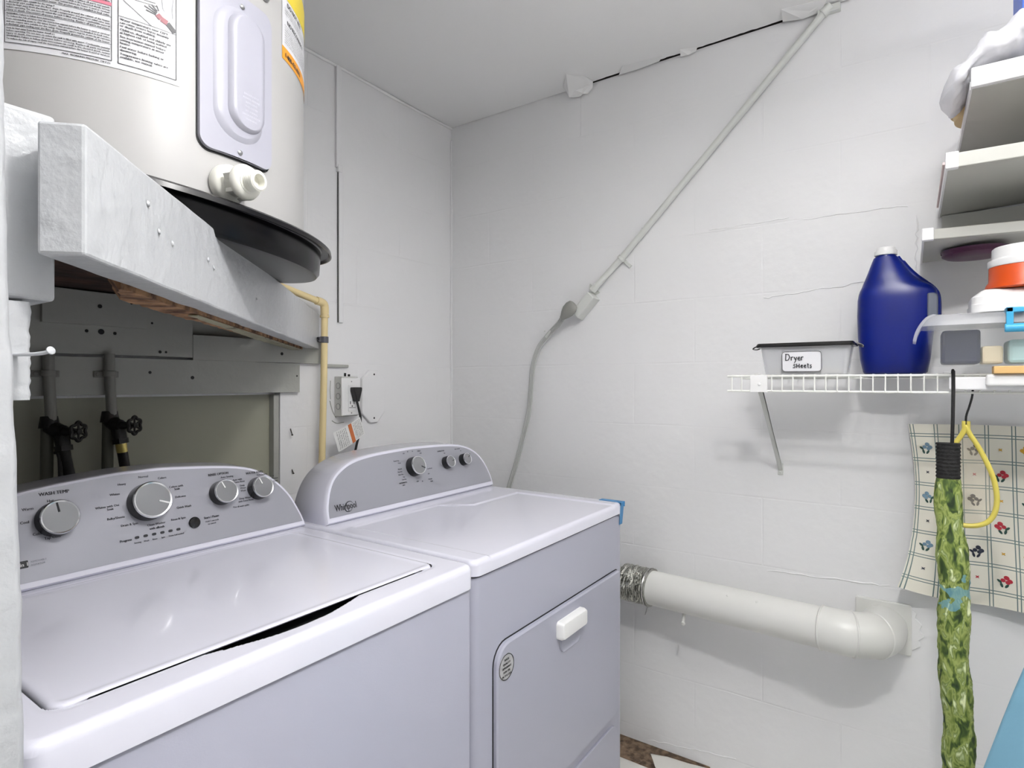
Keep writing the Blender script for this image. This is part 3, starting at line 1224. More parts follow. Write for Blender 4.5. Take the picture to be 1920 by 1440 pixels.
def knob(parent, y0, x, z, r, h, ptr_deg, ptr_mat, ring=True):
    nrm = KN
    c = con_pt(y0, x, z, 0.002)
    f = MB()
    f.lathe([(r * 1.04, 0), (r * 1.02, h * 0.55), (r * 0.98, h * 0.98), (r * 0.86, h)], c, nrm, 48)
    ko = f.build('knob', m_knobb, parent, smooth=40)
    f = MB()
    f.lathe([(r * 0.90, h * 0.98), (r * 0.885, h + 0.0014), (r * 0.02, h + 0.0018)], c, nrm, 48)
    f.build('knob_face', m_knobf, ko, smooth=30)
    if ring:
        f = MB()
        f.lathe([(r * 0.995, h * 0.93), (r * 1.01, h * 1.0), (r * 0.96, h + 0.0022), (r * 0.885, h + 0.0014), (r * 0.885, h * 0.93)], c, nrm, 48)
        f.build('chrome_ring', m_chrome, ko, smooth=50)
    f = MB()
    up = Vector((0, KT, 1)).normalized()
    rt = Vector((1, 0, 0))
    t = math.radians(ptr_deg)
    dirv = rt * math.sin(t) + up * math.cos(t)
    sid = nrm.cross(dirv)
    p0, p1 = c + nrm * (h + 0.0019) + dirv * r * 0.30, c + nrm * (h + 0.0019) + dirv * r * 0.86
    wd = r * 0.045
    f.rings([[p0 - sid * wd, p0 + sid * wd, p0 + sid * wd + nrm * .0008, p0 - sid * wd + nrm * .0008],
             [p1 - sid * wd, p1 + sid * wd, p1 + sid * wd + nrm * .0008, p1 - sid * wd + nrm * .0008]])
    f.build('pointer', ptr_mat, ko, smooth=0)
    return ko


# ------------------------------------------------------------------ washing machine
washer = thing('washing_machine', (-1.4045, -0.6, 0.0), 'white top-loading washing machine with grey dial panel, nearest the left wall', 'washing machine')
WX0, WX1 = -1.768, -1.041
mb = MB()
o_ = rrect(WX0 + 0.003, -0.944, WX1 - 0.003, -0.26, [0.016, 0.016, 0.006, 0.006], 7)
mb.rings([[(x, y, 0.02) for x, y in o_], [(x, y, 0.860) for x, y in o_], [(x, y, 0.8635) for x, y in inset(o_, 0.002)]])
mb.build('cabinet', m_enamel_shade, washer, smooth=40)
mb = MB()
o_ = inset(rrect(WX0 + 0.003, -0.944, WX1 - 0.003, -0.26, [0.016, 0.016, 0.006, 0.006], 7), 0.007)
mb.rings([[(x, y, 0.860) for x, y in o_], [(x, y, 0.870) for x, y in o_]])
mb.build('seam_gap', m_gap, washer, smooth=0)
LX0, LX1, LY0, LY1 = -1.7245, -1.094, -0.888, -0.425


def lidd(x, y):
    return sdf_rr(x, y, LX0, LY0, LX1, LY1, 0.022)


def washer_hf(x, y):
    d = lidd(x, y) - 0.0018
    h = 0.0
    if d < 0:
        h = -0.020 if y < LY0 + 0.05 and abs(x + 1.423) < 0.14 else -0.008
    else:
        # shallow lip round the lid and the finger scoop in front
        t = (x + 1.423) / 0.135
        if abs(t) < 1 and y < LY0 + 0.001:
            reach = 0.030 * (1 - t * t)
            q = (LY0 - y) / max(reach, 1e-4)
            if q < 1:
                h = -0.020 * (1 - q) ** 0.6 * min(1, (1 - t * t) * 2.2)
        h -= 0.0012 * math.exp(-(d / 0.006) ** 2)
    if y > -0.425 and -1.75 < x < -1.06:
        h -= 0.0
    return h


slab('top_deck', [m_enamel, m_gap], washer, WX0, -0.948, WX1, -0.262, 0.914, 0.8668, 0.022, 0.013, washer_hf,
     [LX0, LX1, -1.558, -1.288, -1.5, -1.34], [LY0 - 0.002, LY1, LY0 - 0.012, LY0 - 0.024], 0.010, dark=lambda x, y: lidd(x, y) < 0.004 or (abs(x + 1.423) < 0.125 and lidd(x, y) < 0.010 * (1 - ((x + 1.423) / 0.135) ** 2)))


def lid_hf(x, y):
    d = -lidd(x, y)
    return 0.0012 * math.exp(-((d - 0.008) / 0.006) ** 2) - 0.0006


lid = slab('lid', m_enamel, washer, LX0, LY0, LX1, LY1, 0.9155, 0.9035, 0.022, 0.006, lid_hf, [], [], 0.012)
# console
half = [(0.3625, 0.916), (0.3625, 0.925), (0.3545, 0.954), (0.3295, 1.006), (0.2795, 1.056), (0.2075, 1.083), (0.0635, 1.098), (0.0, 1.0995)]
cxw = -1.4045
rs = spline(half[1:-1] + [(0.0, 1.0995)], 5)
outl = [(cxw + half[0][0], half[0][1])] + [(cxw + p.x, p.y) for p in rs]
outl = outl + [(2 * cxw - x, z) for x, z in outl[-2::-1]]
wc = console('w', washer, outl, -0.405, -0.275, 0.916)
pin = [(x, max(z, 0.929)) for x, z in inset(outl, 0.0085)]
pin = [p for i, p in enumerate(pin) if i == 0 or (Vector(p) - Vector(pin[i - 1])).length > 1e-4]
f = MB()
f.prism(pin, lambda x, z, w_: con_pt(-0.405, x, z, w_), -0.002, 0.0010)
wp = f.build('control_panel', m_panel, washer, smooth=0)
f = MB()
fw = lambda x, z: con_pt(-0.405, x, z, 0.0016)
T_ = [('WASH TEMP', -1.578, 1.0700, 0.0078, 'L', .0002), ('Hot', -1.567, 1.0575, 0.006, 'L', 0), ('Warm', -1.6045, 1.0485, 0.006, 'L', 0), ('Cool', -1.609, 1.0265, 0.006, 'L', 0),
      ('Cold', -1.593, 1.0040, 0.006, 'L', 0), ('Tap Cold', -1.577, 0.9940, 0.006, 'L', 0),
      ('Heavy', -1.4345, 1.0705, 0.0056, 'R', 0), ('Normal', -1.401, 1.0800, 0.0056, 'C', 0), ('Colors', -1.3650, 1.0730, 0.0056, 'C', 0), ('Whites', -1.4480, 1.0530, 0.0056, 'R', 0),
      ('Whites with Oxi', -1.4520, 1.0320, 0.0056, 'R', 0), ('Soak', -1.4620, 1.0265, 0.0056, 'R', 0), ('Bulky/Sheets', -1.4450, 1.0085, 0.0056, 'R', 0), ('Drain & Spin', -1.4230, 0.9920, 0.0056, 'R', 0),
      ('Clean Washer', -1.3890, 0.9840, 0.0056, 'C', 0), ('with affresh', -1.3890, 0.9765, 0.0056, 'C', .0003), ('Rinse & Spin', -1.3600, 0.9860, 0.0056, 'L', 0),
      ('Quick Wash', -1.3450, 1.0080, 0.0056, 'L', 0), ('Delicates', -1.3450, 1.0300, 0.0056, 'L', 0), ('Colors with', -1.3540, 1.0520, 0.0056, 'L', 0), ('Soak', -1.3440, 1.0465, 0.0056, 'L', 0),
      ('RINSE OPTION', -1.2440, 1.0655, 0.0066, 'C', .0002), ('Auto Sensing', -1.2250, 1.0575, 0.0052, 'C', 0), ('Auto with', -1.2130, 1.0480, 0.0052, 'L', 0), ('Extra Rinse', -1.2100, 1.0425, 0.0052, 'L', 0),
      ('Deep', -1.1985, 1.0335, 0.0052, 'L', 0), ('Water', -1.1985, 1.0275, 0.0052, 'L', 0), ('Wash', -1.1985, 1.0215, 0.0052, 'L', 0), ('Deep Water', -1.2050, 1.0045, 0.0052, 'L', 0),
      ('with Extra Rinse', -1.2080, 0.9985, 0.0052, 'L', 0), ('*For all wash cycles', -1.2230, 0.9885, 0.0046, 'L', .0001),
      ('WATER LEVEL', -1.1560, 1.0580, 0.0066, 'C', .0002), ('Auto Sensing', -1.1380, 1.0520, 0.0048, 'C', 0), ('Small', -1.1180, 1.0450, 0.0048, 'L', 0), ('Medium', -1.1140, 1.0390, 0.0048, 'L', 0), ('Large', -1.1110, 1.0330, 0.0048, 'L', 0),
      ('Start / Pause', -1.2920, 0.9770, 0.0062, 'L', .0002), ('Hold 3 seconds', -1.2900, 0.9695, 0.0044, 'L', 0), ('to cancel', -1.2850, 0.9640, 0.0044, 'L', 0),
      ('Progress', -1.4380, 0.9635, 0.0056, 'R', .0003), ('Sensing', -1.4280, 0.9560, 0.0040, 'C', 0), ('Wash', -1.4120, 0.9560, 0.0040, 'C', 0), ('Rinse', -1.3960, 0.9560, 0.0040, 'C', 0),
      ('Spin', -1.3800, 0.9560, 0.0040, 'C', 0), ('Done', -1.3640, 0.9560, 0.0040, 'C', 0), ('Lid Locked', -1.3480, 0.9560, 0.0040, 'C', 0)]
for s, x, z, sz, al, bo in T_:
    text(f, s, x, z, sz * 1.08, fw, 0, al, bold=max(bo * 1.5, 0.00018))
f.prism(rrect(-1.632, 0.9535, -1.6035, 0.9655, 0.001, 3), lambda x, z, w_: con_pt(-0.405, x, z, w_), 0.001, 0.0016)
text(f, '2 in 1', -1.6045, 0.9565, 0.0085, lambda x, z: con_pt(-0.405, x, z, 0.0022), 1, 'R', bold=0.0003)
text(f, 'REMOVABLE', -1.600, 0.9605, 0.0042, fw, 2)
text(f, 'AGITATOR', -1.600, 0.9550, 0.0042, fw, 2)
for i in range(6):
    cx_ = -1.428 + i * 0.016
    f.prism(rrect(cx_ - 0.0042, 0.9645, cx_ + 0.0042, 0.9695, 0.0024, 4), lambda x, z, w_: con_pt(-0.405, x, z, w_), 0.001, 0.0018)
f.build('panel_print', [m_ink, m_plast, m_ink2], wp, smooth=0, norm=False)
knob(washer, -0.405, -1.400, 1.031, 0.0372, 0.026, 112, m_plast)
knob(washer, -0.405, -1.557, 1.026, 0.0310, 0.024, -8, m_ink)
knob(washer, -0.405, -1.245, 1.0255, 0.0268, 0.024, -22, m_plast)
knob(washer, -0.405, -1.155, 1.0225, 0.0258, 0.024, -20, m_plast)
knob(washer, -0.405, -1.660, 1.024, 0.0258, 0.024, 0, m_plast)
f = MB()
f.lathe([(0.0120, 0.0), (0.0120, 0.003), (0.0105, 0.0042), (0.001, 0.0046)], con_pt(-0.405, -1.3135, 0.974, 0.001), KN, 32)
f.build('start_button', m_knobb, washer)

# ------------------------------------------------------------------ dryer
dryer = thing('clothes_dryer', (-0.668, -0.6, 0.0), 'white front-loading clothes dryer with grey panel, right of the washer', 'dryer')
DX0, DX1 = -1.035, -0.302
mb = MB()
o_ = rrect(DX0 + 0.002, -0.938, DX1 - 0.002, -0.26, [0.020, 0.012, 0.006, 0.006], 8)
mb.rings([[(x, y, 0.02) for x, y in o_], [(x, y, 0.866) for x, y in o_], [(x, y, 0.876) for x, y in inset(o_, 0.002)]])
mb.build('cabinet', m_enamel_shade, dryer, smooth=40)
mb = MB()
o_ = inset(rrect(DX0 + 0.002, -0.938, DX1 - 0.002, -0.26, [0.020, 0.012, 0.006, 0.006], 8), 0.006)
mb.rings([[(x, y, 0.874) for x, y in o_], [(x, y, 0.884) for x, y in o_]])
mb.build('seam_gap', m_gap, dryer, smooth=0)


def dryer_hf(x, y):
    # the middle of the top is pressed in, with a stepped rear edge
    xb = -0.352
    t = min(1, max(0, (x + 0.60) / 0.22))
    t = t * t * (3 - 2 * t)
    yb = -0.50 if x < -0.66 else -0.50 - 0.085 * min(1, max(0, (x + 0.66) / 0.07)) + 0.0 * t
    if x > -0.56:
        yb = -0.585 + 0.0 * t
    d = min(x + 0.985, xb - x, yb - y)
    s_ = min(1, max(0, d / 0.012))
    return -0.0032 * s_ * s_ * (3 - 2 * s_)


slab('top_panel', m_enamel, dryer, DX0, -0.942, DX1, -0.262, 0.914, 0.881, 0.022, 0.011, dryer_hf,
     [-0.352, -0.985, -0.66, -0.6], [-0.50, -0.585], 0.010)
half = [(0.3565, 0.916), (0.3565, 0.925), (0.3525, 0.959), (0.3330, 1.005), (0.3000, 1.040), (0.2420, 1.066), (0.1520, 1.078), (0.0, 1.083)]
cxd = -0.6575
rs = spline(half[1:-1] + [(0.0, 1.083)], 5)
outl = [(cxd + half[0][0], half[0][1])] + [(cxd + p.x, p.y) for p in rs]
outl = outl + [(2 * cxd - x, z) for x, z in outl[-2::-1]]
console('d', dryer, outl, -0.452, -0.30, 0.916)
pin = [(x, max(z, 0.931)) for x, z in inset(outl, 0.010)]
pin = [p for i, p in enumerate(pin) if i == 0 or (Vector(p) - Vector(pin[i - 1])).length > 1e-4]
f = MB()
f.prism(pin, lambda x, z, w_: con_pt(-0.452, x, z, w_), -0.002, 0.0010)
dp = f.build('control_panel', m_panel, dryer, smooth=0)
f = MB()
fd = lambda x, z: con_pt(-0.452, x, z, 0.0016)
text(f, 'Whirlpool', -0.983, 0.9440, 0.0235, fd, 0, 'L', bold=0.0004, width=0.070)
sw = [fd(-0.9375 + 0.0135 * math.cos(t_) * 1.0 + 0.004 * math.sin(t_), 0.9500 + 0.0125 * math.sin(t_)) for t_ in [0.5 + i * 5.2 / 24 for i in range(25)]]
f.tube(sw, [0.0003 + 0.0011 * math.sin(PI * i / 24) for i in range(25)], 6)
TD = [('Timed Dry', -0.725, 1.044, .0050, 'R'), ('Heavy', -0.720, 1.037, .0044, 'R'), ('Normal', -0.722, 1.020, .0046, 'R'), ('Very Dry', -0.722, 1.012, .0046, 'R'), ('More Dry', -0.720, 1.004, .0046, 'R'),
      ('Dry', -0.716, 0.996, .0046, 'R'), ('Less Dry', -0.712, 0.989, .0046, 'R'), ('AUTOMATIC', -0.712, 0.980, .0052, 'R'), ('DRY', -0.722, 0.973, .0052, 'R'),
      ('OFF', -0.700, 1.062, .0046, 'C'), ('60', -0.682, 1.066, .0044, 'C'), ('50', -0.662, 1.065, .0044, 'C'), ('TIMED', -0.634, 1.063, .0052, 'C'), ('DRY', -0.628, 1.056, .0046, 'C'),
      ('OFF', -0.668, 0.976, .0052, 'C'), ('20', -0.648, 0.974, .0044, 'C'), ('Wrinkle', -0.612, 0.976, .0050, 'C'), ('Shield', -0.608, 0.969, .0044, 'C'), ('OFF', -0.618, 0.992, .0046, 'L'), ('Cool Down', -0.616, 1.007, .0046, 'L'),
      ('TEMPERATURE', -0.535, 1.0535, .0050, 'C'), ('High', -0.520, 1.046, .0040, 'C'), ('END SIGNAL', -0.452, 1.053, .0046, 'C'), ('Off', -0.437, 1.0455, .0038, 'C'), ('Loud', -0.395, 1.032, .0038, 'C')]
for s, x, z, sz, al in TD:
    text(f, s, x, z, sz * 1.05, fd, 0, al, bold=0.00022)
f.build('panel_print', m_ink, dp, smooth=0, norm=False)
knob(dryer, -0.452, -0.674, 1.021, 0.0285, 0.026, 118, m_ink, ring=True)
knob(dryer, -0.452, -0.523, 1.017, 0.0195, 0.022, 80, m_ink, ring=True)
knob(dryer, -0.452, -0.438, 1.017, 0.0190, 0.022, 50, m_ink, ring=True)
# door
FY = -0.938
do = rrect(-0.968, 0.295, -0.337, 0.716, [0.03, 0.05, 0.012, 0.045], 7)
do = [(-0.968 + 0.0, 0.295)] and do
f = MB()
rings = [[Vector((x, FY + 0.002, z)) for x, z in do], [Vector((x, FY - 0.009, z)) for x, z in do], [Vector((x, FY - 0.0125, z)) for x, z in inset(do, 0.004)]]
f.rings(rings)
door = f.build('door', m_enamel_shade, dryer, smooth=40)
f = MB()
f.prism(inset(do, -0.0025), lambda x, z, w_: Vector((x, FY - w_, z)), -0.001, 0.0015)
f.build('door_gap', m_gap, dryer, smooth=0)
f = MB()
f.prism(rrect(-0.968, 0.075, -0.337, 0.262, [0.02, 0.02, 0.05, 0.03], 7), lambda x, z, w_: Vector((x, FY - w_, z)), -0.001, 0.006)
f.build('lower_panel', m_enamel_shade, dryer, smooth=0, bevel=0.002)
# door handle: a pull with a hollow beneath it
YF = FY - 0.0125
f = MB()
ho = rrect(-0.722, 0.643, -0.590, 0.688, 0.010, 6)
f.rings([[Vector((x, YF + 0.001, z)) for x, z in ho], [Vector((x, YF - 0.012, z)) for x, z in ho],
         [Vector((x, YF - 0.020, z)) for x, z in inset(ho, 0.004)], [Vector((x, YF - 0.021, z)) for x, z in inset(ho, 0.009)]])
f.build('door_handle', m_plast, door, smooth=50)
f = MB()
oo = rrect(-0.706, 0.604, -0.600, 0.648, [0.022, 0.022, 0.002, 0.002], 8)
inn = inset(oo, 0.004)
f.rings([[Vector((x, YF - 0.0002, z)) for x, z in inset(oo, -0.001)], [Vector((x, YF - 0.0040, z)) for x, z in oo], [Vector((x, YF - 0.0012, z)) for x, z in inn],
         [Vector((x, YF - 0.0004, z)) for x, z in inset(oo, 0.012)]])
f.build('handle_recess', m_enamel_shade, door, smooth=60)
f = MB()
f.lathe([(0.0285, 0.0), (0.0285, 0.0006), (0.001, 0.0007)], (-0.936, YF, 0.665), (0, -1, 0), 48)
sl = f.build('round_sticker', mat('silver_sticker', (196, 196, 198), 0.3, metal=0.4), door, smooth=30)
f = MB()
f.lathe([(0.0280, 0.0), (0.0280, 0.0003), (0.0262, 0.0003), (0.0262, 0.0)], (-0.936, YF - 0.0009, 0.665), (0, -1, 0), 48, cap=False)
fs = lambda x, z: Vector((x, YF - 0.0014, z))
for i, (s, sz) in enumerate((('MADE', .0065), ('QUALITY', .0065), ('APPLIANCE', .0065), ('FOR USE', .0065), ('IN THE USA', .0065))):
    text(f, s, -0.936, 0.679 - i * 0.0085, sz, fs, 0, 'C', bold=0.0004)
f.build('sticker_print', m_ink, sl, smooth=0, norm=False)
# blue tape over the corner
f = MB()
f.box((-0.3017, -0.948, 0.900), (-0.3002, -0.872, 0.9154))
f.hexa([(-0.322, -0.9395, 0.846), (-0.3005, -0.9395, 0.846), (-0.3005, -0.9385, 0.846), (-0.322, -0.9385, 0.846),
        (-0.322, -0.9455, 0.912), (-0.3005, -0.9455, 0.912), (-0.3005, -0.9445, 0.912), (-0.322, -0.9445, 0.912)])
f.box((-0.322, -0.9450, 0.9125), (-0.3005, -0.872, 0.9155))
o = f.build('blue_tape', m_tape, smooth=0)
tag(o, 'strip of blue tape folded over the dryer top right corner', 'tape')

# ------------------------------------------------------------------ water pipes, valves, hoses behind the washer
PG = 'water supply pipes with shut-off valves'


def supply(px, vx, vz, label):
    t = thing('water_supply_pipe', (px, -0.04, 1.35), label, 'pipe', PG)
    f = MB()
    f.tube([(px, -0.0305, 1.350), (px + 0.001, -0.0305, 1.30), (px + 0.006, -0.029, 1.19)], 0.0115, 18)
    f.build('riser', m_pipe, t)
    f = MB()
    f.tube([(px + 0.002, -0.018, 1.19), (px + 0.001, -0.017, 1.05), (px, -0.017, 0.80)], 0.0125, 16)
    f.build('lower_pipe', m_hoseg, t)
    f = MB()
    f.tube([(px + 0.0005, -0.0305, 1.293), (px + 0.0005, -0.0305, 1.307)], 0.0142, 18)
    f.box((px - 0.030, -0.023, 1.291), (px + 0.024, -0.0183, 1.306))
    f.lathe([(0.005, 0), (0.005, 0.003)], (px - 0.022, -0.023, 1.2985), (0, -1, 0), 10)
    f.build('pipe_clamp', m_pipe, t, bevel=0.001)
    f = MB()
    c = Vector((vx, -0.055, vz))
    f.tube([(px + 0.004, -0.022, vz + 0.035), (px + 0.004, -0.024, vz + 0.008)], [0.0165, 0.021], 16)
    f.tube([(px + 0.004, -0.024, vz + 0.012), c + Vector((-0.006, 0.012, 0.0)), c], [0.017, 0.017, 0.014], 16)
    f.tube([c + Vector((-0.004, 0.014, 0.008)), c + Vector((0.0, 0.006, -0.035))], [0.016, 0.015], 16)
    f.tube([c + Vector((0.0, 0.006, -0.033)), c + Vector((0.001, 0.005, -0.045))], 0.0185, 6)
    f.tube([c, c + Vector((0.018, -0.026, 0.0))], [0.011, 0.006], 14)
    vb_ = f.build('shutoff_valve', m_iron, t, smooth=40)
    # lobed hand wheel
    f = MB()
    ax_ = Vector((0.45, -0.89, 0)).normalized()
    wc_ = c + Vector((0.018, -0.028, 0.0))
    s_ = Vector((0, 0, 1))
    u_ = ax_.cross(s_).normalized()
    ring = []
    for i in range(60):
        th = 2 * PI * i / 60
        rr = 0.0200 + 0.0024 * math.cos(6 * th)
        ring.append(wc_ + (s_ * math.cos(th) + u_ * math.sin(th)) * rr)
    f.tube(ring, 0.0036, 8, closed=True)
    for i in range(6):
        th = 2 * PI * i / 6
        f.tube([wc_, wc_ + (s_ * math.cos(th) + u_ * math.sin(th)) * 0.020], 0.0024, 8)
    f.lathe([(0.0068, -0.004), (0.0068, 0.004), (0.002, 0.006)], wc_, ax_, 16)
    f.build('hand_wheel', m_iron, vb_, smooth=40)
    return t, c


t1, c1 = supply(-1.463, -1.440, 1.165, 'left grey water pipe with black wheel valve above the washer')
t2, c2 = supply(-1.339, -1.322, 1.172, 'right grey water pipe with black wheel valve above the washer')


def hose(c, dx, label, brass):
    t = thing('washer_hose', (c.x, c.y, c.z - 0.06), label, 'hose', 'black hoses running down behind the washer')
    f = MB()
    a_ = c + Vector((0.001, 0.005, -0.045))
    f.tube(spline([a_ + Vector((0.002, 0, -0.012)), a_ + Vector((dx * 0.35, 0.004, -0.06)), a_ + Vector((dx * 0.8, 0.006, -0.14)), a_ + Vector((dx, 0.008, -0.30))], 6), 0.0115, 16)
    f.build('hose', m_hose, t)
    f = MB()
    f.tube([a_ + Vector((0, 0, 0.0)), a_ + Vector((0.003, 0, -0.022))], [0.0125, 0.0118], 18)
    f.build('hose_coupling', m_brass if brass else m_iron, t)
    return t


hose(c1, 0.035, 'left black hose hanging from the left valve behind the washer', False)
hose(c2, 0.030, 'right black hose with brass collar hanging from the right valve', True)
f = MB()
f.tube(spline([(-1.4555, -0.045, 1.118), (-1.449, -0.05, 1.112), (-1.446, -0.05, 1.07), (-1.445, -0.05, 0.9)], 5), 0.0048, 10)
tag(f.build('thin_black_cable', m_hose), 'thin black cable looping down beside the left water pipe', 'cable')

# ------------------------------------------------------------------ cream CPVC pipe
cp = thing('cream_pipe', (-0.72, -0.05, 1.0), 'cream plastic discharge pipe running down the back wall left of the outlet', 'pipe')
f = MB()
f.tube([(-0.7105, -0.05, 1.515), (-0.7135, -0.05, 1.3), (-0.724, -0.052, 0.98), (-0.728, -0.052, 0.70)], 0.0110, 24)
f.build('vertical_pipe', m_cream, cp)
f = MB()
f.tube([(-0.726, -0.052, 1.545), (-0.80, -0.052, 1.5615), (-1.0, -0.052, 1.605)], 0.0110, 24)
f.build('top_run', m_cream, cp)
f = MB()
f.tube(spline([(-0.745, -0.052, 1.549), (-0.722, -0.051, 1.545), (-0.7115, -0.050, 1.535), (-0.7105, -0.05, 1.505)], 5), 0.0135, 24)
f.build('elbow', m_cream, cp)
f = MB()
f.tube([(-0.711, -0.05, 1.496), (-0.711, -0.05, 1.503)], 0.0155, 24)
f.build('collar', m_cream, cp)
f = MB()
f.tube([(-0.7125, -0.05, 1.411), (-0.7125, -0.05, 1.432)], 0.0140, 24)
f.box((-0.735, -0.052, 1.413), (-0.722, -0.046, 1.430))
f.box((-0.730, -0.045, 1.414), (-0.696, 0.0, 1.429))
f.tube([(-0.737, -0.058, 1.417), (-0.737, -0.042, 1.417)], 0.003, 10)
f.tube([(-0.737, -0.058, 1.427), (-0.737, -0.042, 1.427)], 0.003, 10)
f.build('pipe_clamp', mat('dark_grey_clamp', (78, 78, 84), 0.5), cp, bevel=0.0008)

# thin surface raceway on the back wall
rw = thing('wire_raceway', (-0.61, -0.005, 1.5), 'thin white vertical raceway on the back wall by the heater', 'raceway')
f = MB()
f.box((-0.629, -0.011, 2.035), (-0.609, 0.0, 2.392))
f.build('upper_length', m_paint, rw, bevel=0.002)
f = MB()
f.box((-0.617, -0.009, 1.490), (-0.5985, 0.0, 2.025))
f.build('lower_length', m_paint, rw, bevel=0.002)
f = MB()
f.box((-0.624, -0.013, 2.02), (-0.604, 0.0, 2.045))
f.build('joint_clip', m_paint, rw, bevel=0.002)
f = MB()
f.tube([(-0.6245, -0.004, 2.39), (-0.6245, -0.004, 2.04), (-0.619, -0.004, 2.02), (-0.6185, -0.004, 1.49)], 0.0016, 6)
f.build('wire', m_gap, rw)

# ------------------------------------------------------------------ outlet
ou = thing('wall_outlet', (-0.60, -0.02, 1.22), 'white surface-mounted outlet box with cover plate on the back wall', 'outlet')
f = MB()
f.box((-0.632, -0.042, 1.160), (-0.560, 0.0, 1.300))
ob = f.build('outlet_box', mat('outlet_box_paint', (206, 207, 204), 0.4), ou, bevel=0.003)
f = MB()
for i in range(3):
    z = 1.195 + i * 0.036
    f.lathe([(0.011, 0.0), (0.011, 0.0008), (0.0095, 0.0009), (0.0095, 0.0002)], (-0.6322, -0.022, z), (-1, 0, 0), 20, cap=False)
f.build('knockout', m_ink2, ou)
f = MB()
f.box((-0.638, -0.050, 1.163), (-0.556, -0.0425, 1.294))
f.build('cover_plate', m_plast, ou, bevel=0.003)
f = MB()
f.box((-0.612, -0.053, 1.178), (-0.580, -0.0502, 1.270))
rc = f.build('receptacle', m_plast, ou, bevel=0.001)
f = MB()
f.box((-0.606, -0.0536, 1.203), (-0.6035, -0.0531, 1.213))
f.box((-0.590, -0.0536, 1.203), (-0.5875, -0.0531, 1.213))
f.lathe([(0.0025, 0), (0.0025, 0.0004)], (-0.5968, -0.0531, 1.196), (0, -1, 0), 12)
f.box((-0.610, -0.0536, 1.190), (-0.582, -0.0531, 1.1915))
f.build('socket_slots', m_gap, rc, smooth=0)
for z in (1.282, 1.172):
    f = MB()
    f.lathe([(0.0025, 0), (0.0022, 0.001)], (-0.597, -0.0500, z), (0, -1, 0), 12)
    f.build('plate_screw', m_steel, ou)
f = MB()
f.lathe([(0.004, 0), (0.004, 0.012)], (-0.602, -0.022, 1.300), (0, 0, 1), 10)
f.lathe([(0.0045, 0), (0.0045, 0.008)], (-0.585, -0.022, 1.300), (0, 0, 1), 10)
f.build('cable_gland', m_iron, ou)
# ragged painted surround left of the box
f = MB()
f.tube(spline([(-0.648, -0.001, 1.285), (-0.650, -0.001, 1.25), (-0.648, -0.001, 1.22)], 4), 0.0012, 6)
f.tube(spline([(-0.651, -0.001, 1.215), (-0.640, -0.001, 1.18), (-0.625, -0.001, 1.155)], 4), 0.0016, 6)
f.tube(spline([(-0.642, -0.001, 1.145), (-0.62, -0.001, 1.135), (-0.59, -0.001, 1.137)], 4), 0.0012, 6)
struct(f.build('trim_8', m_board))

pc = thing('power_cord', (-0.59, -0.08, 1.2), 'black plug and cord with a paper tag in the back wall outlet', 'power cord')
f = MB()
o0 = [(-0.607, 1.262), (-0.572, 1.262), (-0.572, 1.252), (-0.581, 1.222), (-0.583, 1.212), (-0.596, 1.212), (-0.598, 1.222), (-0.607, 1.250)]
f.prism(o0[::-1], lambda x, z, w_: Vector((x, -w_, z)), 0.054, 0.078)
f.build('plug', m_black, pc, bevel=0.003)
f = MB()
f.tube(spline([(-0.589, -0.068, 1.214), (-0.583, -0.072, 1.185), (-0.579, -0.076, 1.15), (-0.585, -0.076, 1.10), (-0.598, -0.074, 1.05), (-0.606, -0.07, 0.99), (-0.61, -0.06, 0.85)], 6), 0.0042, 12)
f.build('cord', m_black, pc)
tg = [(-0.706, 1.112), (-0.588, 1.158), (-0.566, 1.098), (-0.684, 1.046)]
A_, B_, C_, D_ = [Vector((x, -0.088, z)) for x, z in tg]


def tagp(u, v, w_=0.0):
    p = (D_ * (1 - u) + C_ * u) * (1 - v) + (A_ * (1 - u) + B_ * u) * v
    return p + Vector((0, -w_ - 0.006 * math.sin(PI * u * 1.3) , 0))


f = MB()
f.grid([i / 12 for i in range(13)], [0, 1], lambda u, v: tagp(u, v))
f.grid([i / 12 for i in range(13)], [0, 1], lambda u, v: tagp(u, v, 0.0004))
tg_o = f.build('warning_tag', m_paper, pc, norm=False)
f = MB()
f.grid([0.47, 0.52, 0.57, 0.60], [0, 1], lambda u, v: tagp(u, v, 0.0009), 1)
for (u0, cols) in ((0.06, 6), (0.64, 6)):
    for i in range(cols):
        s = dense[i][:20]
        uu = u0 + i * 0.055
        V_, F_2, w0 = glyphs(s)
        vs = [f.bm.verts.new(tagp(uu - y_ * 0.05 + 0.04, 0.06 + x_ / w0 * 0.88, 0.0009)) for x_, y_ in V_]
        for q in F_2:
            f.bm.faces.new([vs[i_] for i_ in q])
f.build('tag_print', [m_ink, m_tagor], tg_o, smooth=0, norm=False)

# octagonal painted cover plate
f = MB()
oc = [(-0.515, 1.165), (-0.476, 1.129), (-0.440, 1.129), (-0.404, 1.170), (-0.404, 1.290), (-0.440, 1.324), (-0.478, 1.324), (-0.515, 1.292)]
f.prism(oc, lambda x, z, w_: Vector((x, -w_, z)), 0.0, 0.013)
pl = f.build('blank_cover_plate', m_paint, smooth=0, bevel=0.003)
tag(pl, 'painted octagonal blank cover plate right of the outlet', 'cover plate')
for z in (1.309, 1.146):
    f = MB()
    f.lathe([(0.0035, 0), (0.0035, 0.001)], (-0.459, -0.013, z), (0, -1, 0), 12)
    f.build('screw_hole', m_gap, pl)

